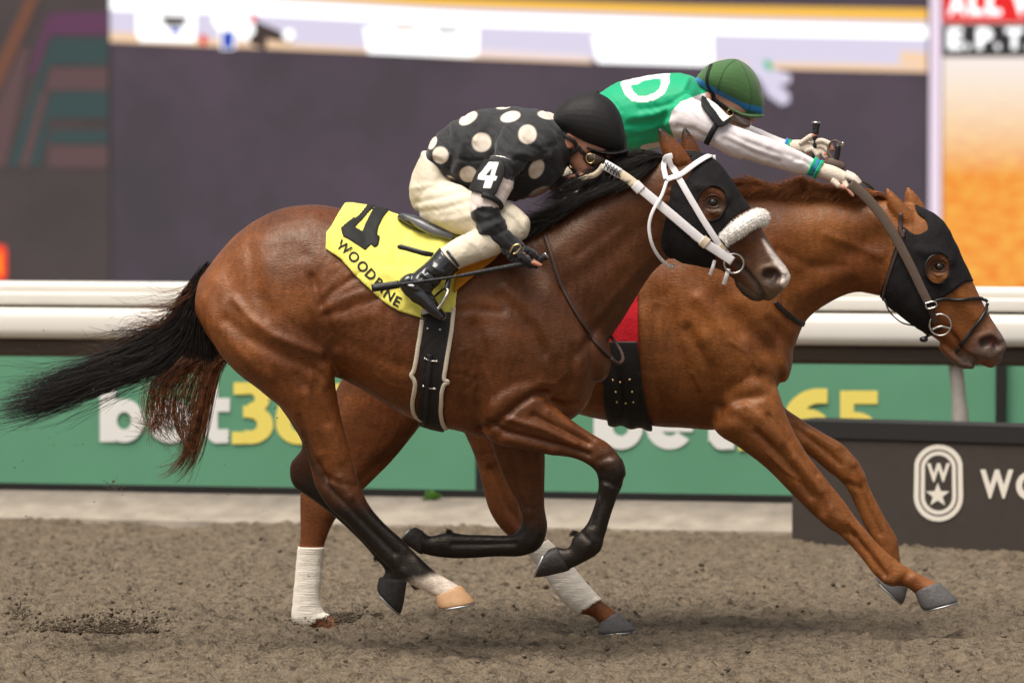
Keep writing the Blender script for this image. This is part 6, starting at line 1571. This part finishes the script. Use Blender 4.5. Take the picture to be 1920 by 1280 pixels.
M_clear = mat('smoke_lens', (0.16, 0.12, 0.10), 0.08, 0.7, coat=0.8)
for sd in (-1, 1):
    v, f = ellipsoid(at(1387, 223, CHE, sd * .045), (CHE.u * .046 - np.array([0, 0, .026]), np.array([.012, 0, .028]), CHE.n * .034)); mesh_obj('goggle_lens', v, f, M_clear, g2_)
v, f = tube([at(1369 + 6 * math.cos(a), 212 + 6 * math.sin(a), CHE, -.086) for a in an], 0.0018, 6, False); mesh_obj('lens_ring', v, f, M_brass, g2_)

# whip upright in the far hand, and the gathered rein with its leather stop
wp2 = root('whip', tuple(at(1528, 262, CHE, .08)), 'short upright whip with pale cap in the raised far hand', 'whip')
v, f = tube(line([(1526, 300, .07), (1528, 270, .068), (1529, 250, .066)], CHE, 4), [.009] * 9, 10); mesh_obj('shaft', v, f, M_whip, wp2)
v, f = tube(line([(1529, 252, .066), (1530, 240, .066), (1530.5, 231, .066)], CHE, 4), [.013, .014, .014, .014, .0145, .015, .016, .017, .0175], 12); mesh_obj('grip', v, f, M_whip, wp2)
v, f = tube(line([(1530.5, 231.5, .066), (1530.6, 228, .066)], CHE, 2), [.018, .0182, .016], 12); mesh_obj('butt_cap', v, f, M_steel, wp2)
v, f = tube(line([(1580, 316, .01), (1566, 308, .0), (1554, 306, .01)], CHE, 4), .022, 12); gr_ = mesh_obj('rein_stop', v, f, M_taupe, br2)
v, f = tube(line([(1566, 306, .0), (1570, 290, .0), (1572, 272, .0)], CHE, 4), .012, 12); mesh_obj('rein_stub', v, f, M_bkleather, br2)
v, f = tube(line([(1572, 274, .0), (1579, 272, -.012), (1580, 268, -.014), (1572, 270, .014)], CHE, 4), .005, 8); mesh_obj('rein_buckle', v, f, M_steel, br2)
v, f = tube(line([(1562, 300, .02), (1553, 284, .03), (1556, 270, .03), (1566, 264, .02), (1578, 270, .01)], CHE, 5), .005, 8); mesh_obj('rein_loop', v, f, M_taupe, br2)
flat_strap('rein_over_crest', [(1596, 342, -.13), (1612, 340, -.06), (1630, 350, .06), (1642, 372, .12), (1672, 440, .13)], CHE, 0.026, M_bkleather, br2, 0.3, nrm=np.array([0, -.3, 1.0]))

# ================================================================== manes, tails
def hair_mat(name, root_c, tip_c, rough=0.35):
    m, nt, b = new_mat(name)
    tc = nt.nodes.new('ShaderNodeTexCoord'); n = nt.nodes.new('ShaderNodeTexNoise'); n.inputs['Scale'].default_value = 35
    mx = nt.nodes.new('ShaderNodeMix'); mx.data_type = 'RGBA'; mx.inputs[6].default_value = (*root_c, 1); mx.inputs[7].default_value = (*tip_c, 1)
    r = nt.nodes.new('ShaderNodeMapRange'); r.inputs[1].default_value = 0.35; r.inputs[2].default_value = 0.7
    nt.links.new(tc.outputs['Object'], n.inputs[0]); nt.links.new(n.outputs[0], r.inputs[0]); nt.links.new(r.outputs[0], mx.inputs[0]); nt.links.new(mx.outputs[2], b.inputs['Base Color'])
    b.inputs['Roughness'].default_value = rough; b.inputs['Specular IOR Level'].default_value = 0.35
    return m
M_bkhair = hair_mat('black_hair', (0.009, 0.0075, 0.007), (0.030, 0.021, 0.017), 0.3)
M_brhair = hair_mat('rust_hair', (0.22, 0.078, 0.028), (0.06, 0.024, 0.013), 0.4)
M_chhair = hair_mat('copper_hair', (0.42, 0.15, 0.045), (0.20, 0.066, 0.02), 0.4)

def put_hair(name, parts, w0, w1, m, parent):
    V = []; F = []; b = 0
    for P in parts:
        v, f = strands(P, RNG.uniform(w0, w1, len(P))); V.append(v); F.append(f + b); b += len(v)
    return mesh_obj(name, np.concatenate(V), np.concatenate(F), m, parent)

def lock(paths, n, plane, spread0, spread1, seed, frizz=0.004, segs=9, keep=(0.75, 1.0), power=1.0):
    """Strands that follow guide paths of (px, py, depth); each strand mixes two neighbouring guides."""
    r = np.random.default_rng(seed)
    G_ = np.array([line(p_, plane, 10)[np.linspace(0, (len(p_) - 1) * 10, segs).astype(int)] for p_ in paths])
    k = len(G_); a = r.random(n) ** power * (k - 1); i = np.minimum(a.astype(int), k - 2) if k > 1 else np.zeros(n, int); w_ = (a - i)[:, None, None]
    P = G_[i] * (1 - w_) + (G_[i + 1] if k > 1 else G_[i]) * w_
    t = np.linspace(0, 1, segs)[None, :, None]
    off = r.normal(size=(n, 1, 3)); off /= np.linalg.norm(off, axis=2, keepdims=True); off *= r.random((n, 1, 1)) ** 0.5
    P = P + off * (spread0 * (1 - t) + spread1 * t)
    ph = r.random((n, 1, 3)) * 6.28; fq = r.uniform(3, 9, (n, 1, 3))
    P = P + frizz * np.sin(t * fq + ph) * t + frizz * 1.5 * r.normal(size=(n, 1, 3)) * t ** 2
    kk = r.uniform(keep[0], keep[1], n)
    idx = (np.linspace(0, 1, segs)[None] * kk[:, None]) * (segs - 1); lo = np.clip(idx.astype(int), 0, segs - 2); fr = (idx - lo)[..., None]
    ar = np.arange(n)[:, None]
    return P[ar, lo] * (1 - fr) + P[ar, lo + 1] * fr

# black mane of the bay, blown back along the crest
crest = spline(np.array([(1250, 292), (1205, 303), (1160, 318), (1115, 345), (1070, 374), (1030, 400), (1000, 415)], float), 6)
paths = []
for j, (x, y) in enumerate(crest):
    s_ = j / (len(crest) - 1); L = 95 + 55 * s_
    if s_ < 0.45:
        paths.append([(x + 4, y + 4, -.02), (x - .35 * L, y + 4 + 8 * s_, -.055), (x - .75 * L, y + 24 + 14 * s_, -.075), (x - L * 1.05, y + 52, -.085)])
    else:
        paths.append([(x + 4, y + 4, -.03), (x - .25 * L, y + 22, -.09), (x - .5 * L, y + 40, -.125), (x - .78 * L, y + 48 - 10 * (s_ - .4), -.14)])
low = [[(x + 6, y + 8, -.05), (x - 18, y + 26, -.095), (x - 52, y + 48, -.12), (x - 92, y + 62, -.13)] for x, y in crest[3:34]]
top = [[(x, y - 2, 0), (x - 26, y - 8, -.01), (x - 56, y - 2, -.02), (x - 90, y + 16, -.03)] for x, y in crest[1:20]]
put_hair('mane', [lock(paths, 2300, BAY, 0.010, 0.026, 91, 0.008, 9, (.55, 1.0)), lock(low, 2100, BAY, 0.010, 0.020, 92, 0.006, 9, (.5, 1.0)), lock(paths, 260, BAY, 0.012, 0.05, 191, 0.022, 9, (.8, 1.0)), lock(top, 620, BAY, 0.008, 0.030, 93, 0.014)], 0.0009, 0.0017, M_bkhair, bay)
# forelock under the bridle
# tail of the bay: dock, long streaming switch, stray brown hairs
tail1 = [[(392, 505, 0), (362, 560, 0), (330, 618, 0), (262, 660, -.02), (170, 706, -.03), (80, 745, -.03), (-25, 768, -.02)],
         [(386, 520, 0), (366, 590, 0), (352, 640, 0), (300, 690, -.02), (200, 722, -.03), (100, 764, -.03), (-10, 790, -.02)],
         [(388, 500, 0), (352, 545, 0), (310, 612, .0), (230, 652, .0), (140, 690, 0.0), (70, 712, 0), (10, 722, 0)]]
dock = [[(400, 500, 0), (372, 540, 0), (352, 590, 0), (340, 640, 0), (328, 668, 0)], [(388, 540, 0), (386, 590, 0), (392, 636, 0), (400, 664, 0), (404, 676, 0)]]
stray = [[(380, 515, 0), (350, 545, -.02), (300, 560, -.03), (240, 552, -.04)], [(372, 540, 0), (330, 575, -.02), (285, 590, -.03), (250, 570, -.03)], [(350, 590, 0), (300, 615, 0), (250, 610, 0), (210, 640, 0)], [(330, 620, 0), (240, 640, .02), (190, 665, .02), (130, 650, .02)]]
tl = put_hair('tail', [lock(tail1, 2500, BAY, 0.018, 0.028, 94, 0.014, 12, (0.5, 1.0)), lock(tail1, 300, BAY, 0.03, 0.075, 194, 0.045, 12, (0.6, 1.0)), lock(dock, 2000, BAY, 0.030, 0.030, 95, 0.006, 8, (0.7, 1.0)), lock(stray[2:], 60, BAY, 0.02, 0.06, 97, 0.03, 14)], 0.0010, 0.0019, M_bkhair, bay)
P = lock(stray, 210, BAY, 0.02, 0.06, 96, 0.026, 12, (.5, 1.0)); V, F = strands(P, 0.0010); mesh_obj('stray_tail_hair', V, F, M_brhair, tl)
# the chestnut's tail streams back behind the bay's quarters
t2 = [[(760, 500, 0), (660, 560, 0), (540, 600, 0), (440, 640, 0), (392, 690, 0), (372, 760, 0), (352, 836, 0), (322, 872, 0), (278, 880, 0)],
      [(758, 520, 0), (650, 590, 0), (520, 640, 0), (420, 668, 0), (398, 720, 0), (384, 790, 0), (368, 850, 0), (350, 882, 0), (340, 905, 0)],
      [(756, 530, 0), (640, 600, 0), (500, 640, 0), (390, 660, 0), (330, 700, 0), (312, 760, 0), (330, 800, 0), (352, 810, 0), (362, 790, 0)]]
t3 = [[(640, 590, 0), (500, 630, 0), (380, 664, 0), (300, 690, 0), (272, 740, 0), (290, 790, 0), (330, 820, 0), (352, 850, 0)], [(640, 590, 0), (500, 630, 0), (400, 664, 0), (330, 700, 0), (320, 760, 0), (300, 800, 0), (262, 790, 0), (232, 770, 0)]]
put_hair('tail', [lock(t2, 430, CHE, 0.020, 0.030, 98, 0.012, 13, (0.7, 1.0)), lock(t3, 170, CHE, 0.020, 0.040, 99, 0.022, 13, (0.75, 1.0))], 0.0013, 0.0022, M_brhair, che)
# copper mane of the chestnut, short and wind blown
cr = spline(np.array([(1668, 372), (1620, 364), (1560, 362), (1500, 362), (1440, 360), (1380, 362), (1330, 376)], float), 6)
paths = [[(x, y + 4, -.01), (x - 14, y - 8, -.03), (x - 34, y - 2, -.06), (x - 54, y + 16, -.085)] for x, y in cr]
up = [[(x, y + 2, 0), (x - 8, y - 13 - 6 * math.sin(x / 17), -.02), (x - 26, y - 17 - 7 * math.sin(x / 17), -.04), (x - 46, y - 6, -.06)] for x, y in cr[8:34]]
curl = [[(1540, 366, -.03), (1520, 352, -.04), (1508, 336, -.05), (1496, 340, -.05), (1500, 358, -.06)], [(1512, 366, -.03), (1506, 350, -.04), (1498, 334, -.05), (1490, 344, -.05), (1494, 362, -.06)]]
put_hair('mane', [lock(paths, 1700, CHE, 0.010, 0.016, 101, 0.007), lock(up, 1100, CHE, 0.010, 0.016, 102, 0.011, 8, (.4, 1.0)), lock(curl, 160, CHE, 0.008, 0.008, 103, 0.004)], 0.0009, 0.0016, M_chhair, che)
# tuft at the fetlocks
put_hair('fetlock_tuft', [lock([[(1080, 1000, -.15), (1074, 998, -.15), (1070, 1003, -.15)]], 60, BAY, .012, .010, 104, .004, 5), lock([[(712, 1040, .16), (705, 1046, .16), (704, 1053, .16)]], 60, BAY, .012, .01, 105, .004, 5), lock([[(846, 1000, .13), (840, 995, .13), (836, 996, .13)]], 50, BAY, .012, .008, 106, .004, 5), lock([[(775, 1092, -.14), (778, 1098, -.14), (784, 1105, -.14)]], 60, BAY, .014, .01, 107, .004, 5)], .0011, .0013, M_bkhair, bay)

# ================================================================== sand thrown up by the hooves
def clod_mesh(seed):
    r = np.random.default_rng(seed); v, f = ellipsoid((0, 0, 0), (np.array([1, 0, 0]), np.array([0, .8, 0]), np.array([0, 0, .7])), 6, 5)
    v = np.array(v); v *= (0.75 + 0.5 * vnoise(v[:, 0] * 2 + seed, v[:, 2] * 2 + v[:, 1], seed))[:, None]; return v, f
shapes = [clod_mesh(k) for k in range(6)]
OCT = (np.array([(1, 0, 0), (-1, 0, 0), (0, 1, 0), (0, -1, 0), (0, 0, .8), (0, 0, -.8)], float), [(0, 2, 4), (2, 1, 4), (1, 3, 4), (3, 0, 4), (2, 0, 5), (1, 2, 5), (3, 1, 5), (0, 3, 5)])
mb = MB(); r = np.random.default_rng(5)
M_wet = dirt_mat('damp_sand', (0.060, 0.047, 0.034), (0.20, 0.153, 0.108))
def burst(px, py, n, sx, sy, d, size, plane):
    for k in range(n):
        x, y = px + r.normal() * sx, py - abs(r.normal()) * sy * (1 + 0.5 * math.sin(px + k * .01))
        c = at(x, y, plane, d + r.normal() * 0.12); c[2] = max(c[2], r.uniform(-.004, .03))
        big = r.random() < 0.06
        v, f = shapes[r.integers(6)] if big else OCT
        mb.add((v * r.uniform(.6, 1.4, (len(v), 1))) * size * (r.uniform(.7, 1.3) if big else r.uniform(.15, .6)) + c, f)
burst(205, 1186, 1500, 46, 17, 0, .0085, BAY); burst(110, 1182, 600, 34, 11, 0, .0075, BAY); burst(290, 1172, 260, 46, 20, 0, .006, BAY); burst(42, 1160, 300, 13, 34, 0, .007, BAY)
burst(672, 1190, 1500, 30, 13, .15, .0085, CHE); burst(590, 1200, 300, 60, 6, .1, .006, CHE); burst(1160, 1196, 260, 50, 5, -.15, .005, CHE); burst(215, 918, 60, 12, 8, .4, .006, CHE)
for _ in range(80):
    c = at(r.uniform(20, 620), r.uniform(560, 1150), BAY, r.normal() * .3); v, f = shapes[r.integers(6)]; mb.add(v * r.uniform(.0012, .004) + c, f)
ds = mb.obj('dirt_spray', M_wet, None)
props(ds, 'dark clods of damp sand thrown up behind the hooves', 'dirt', kind='stuff')
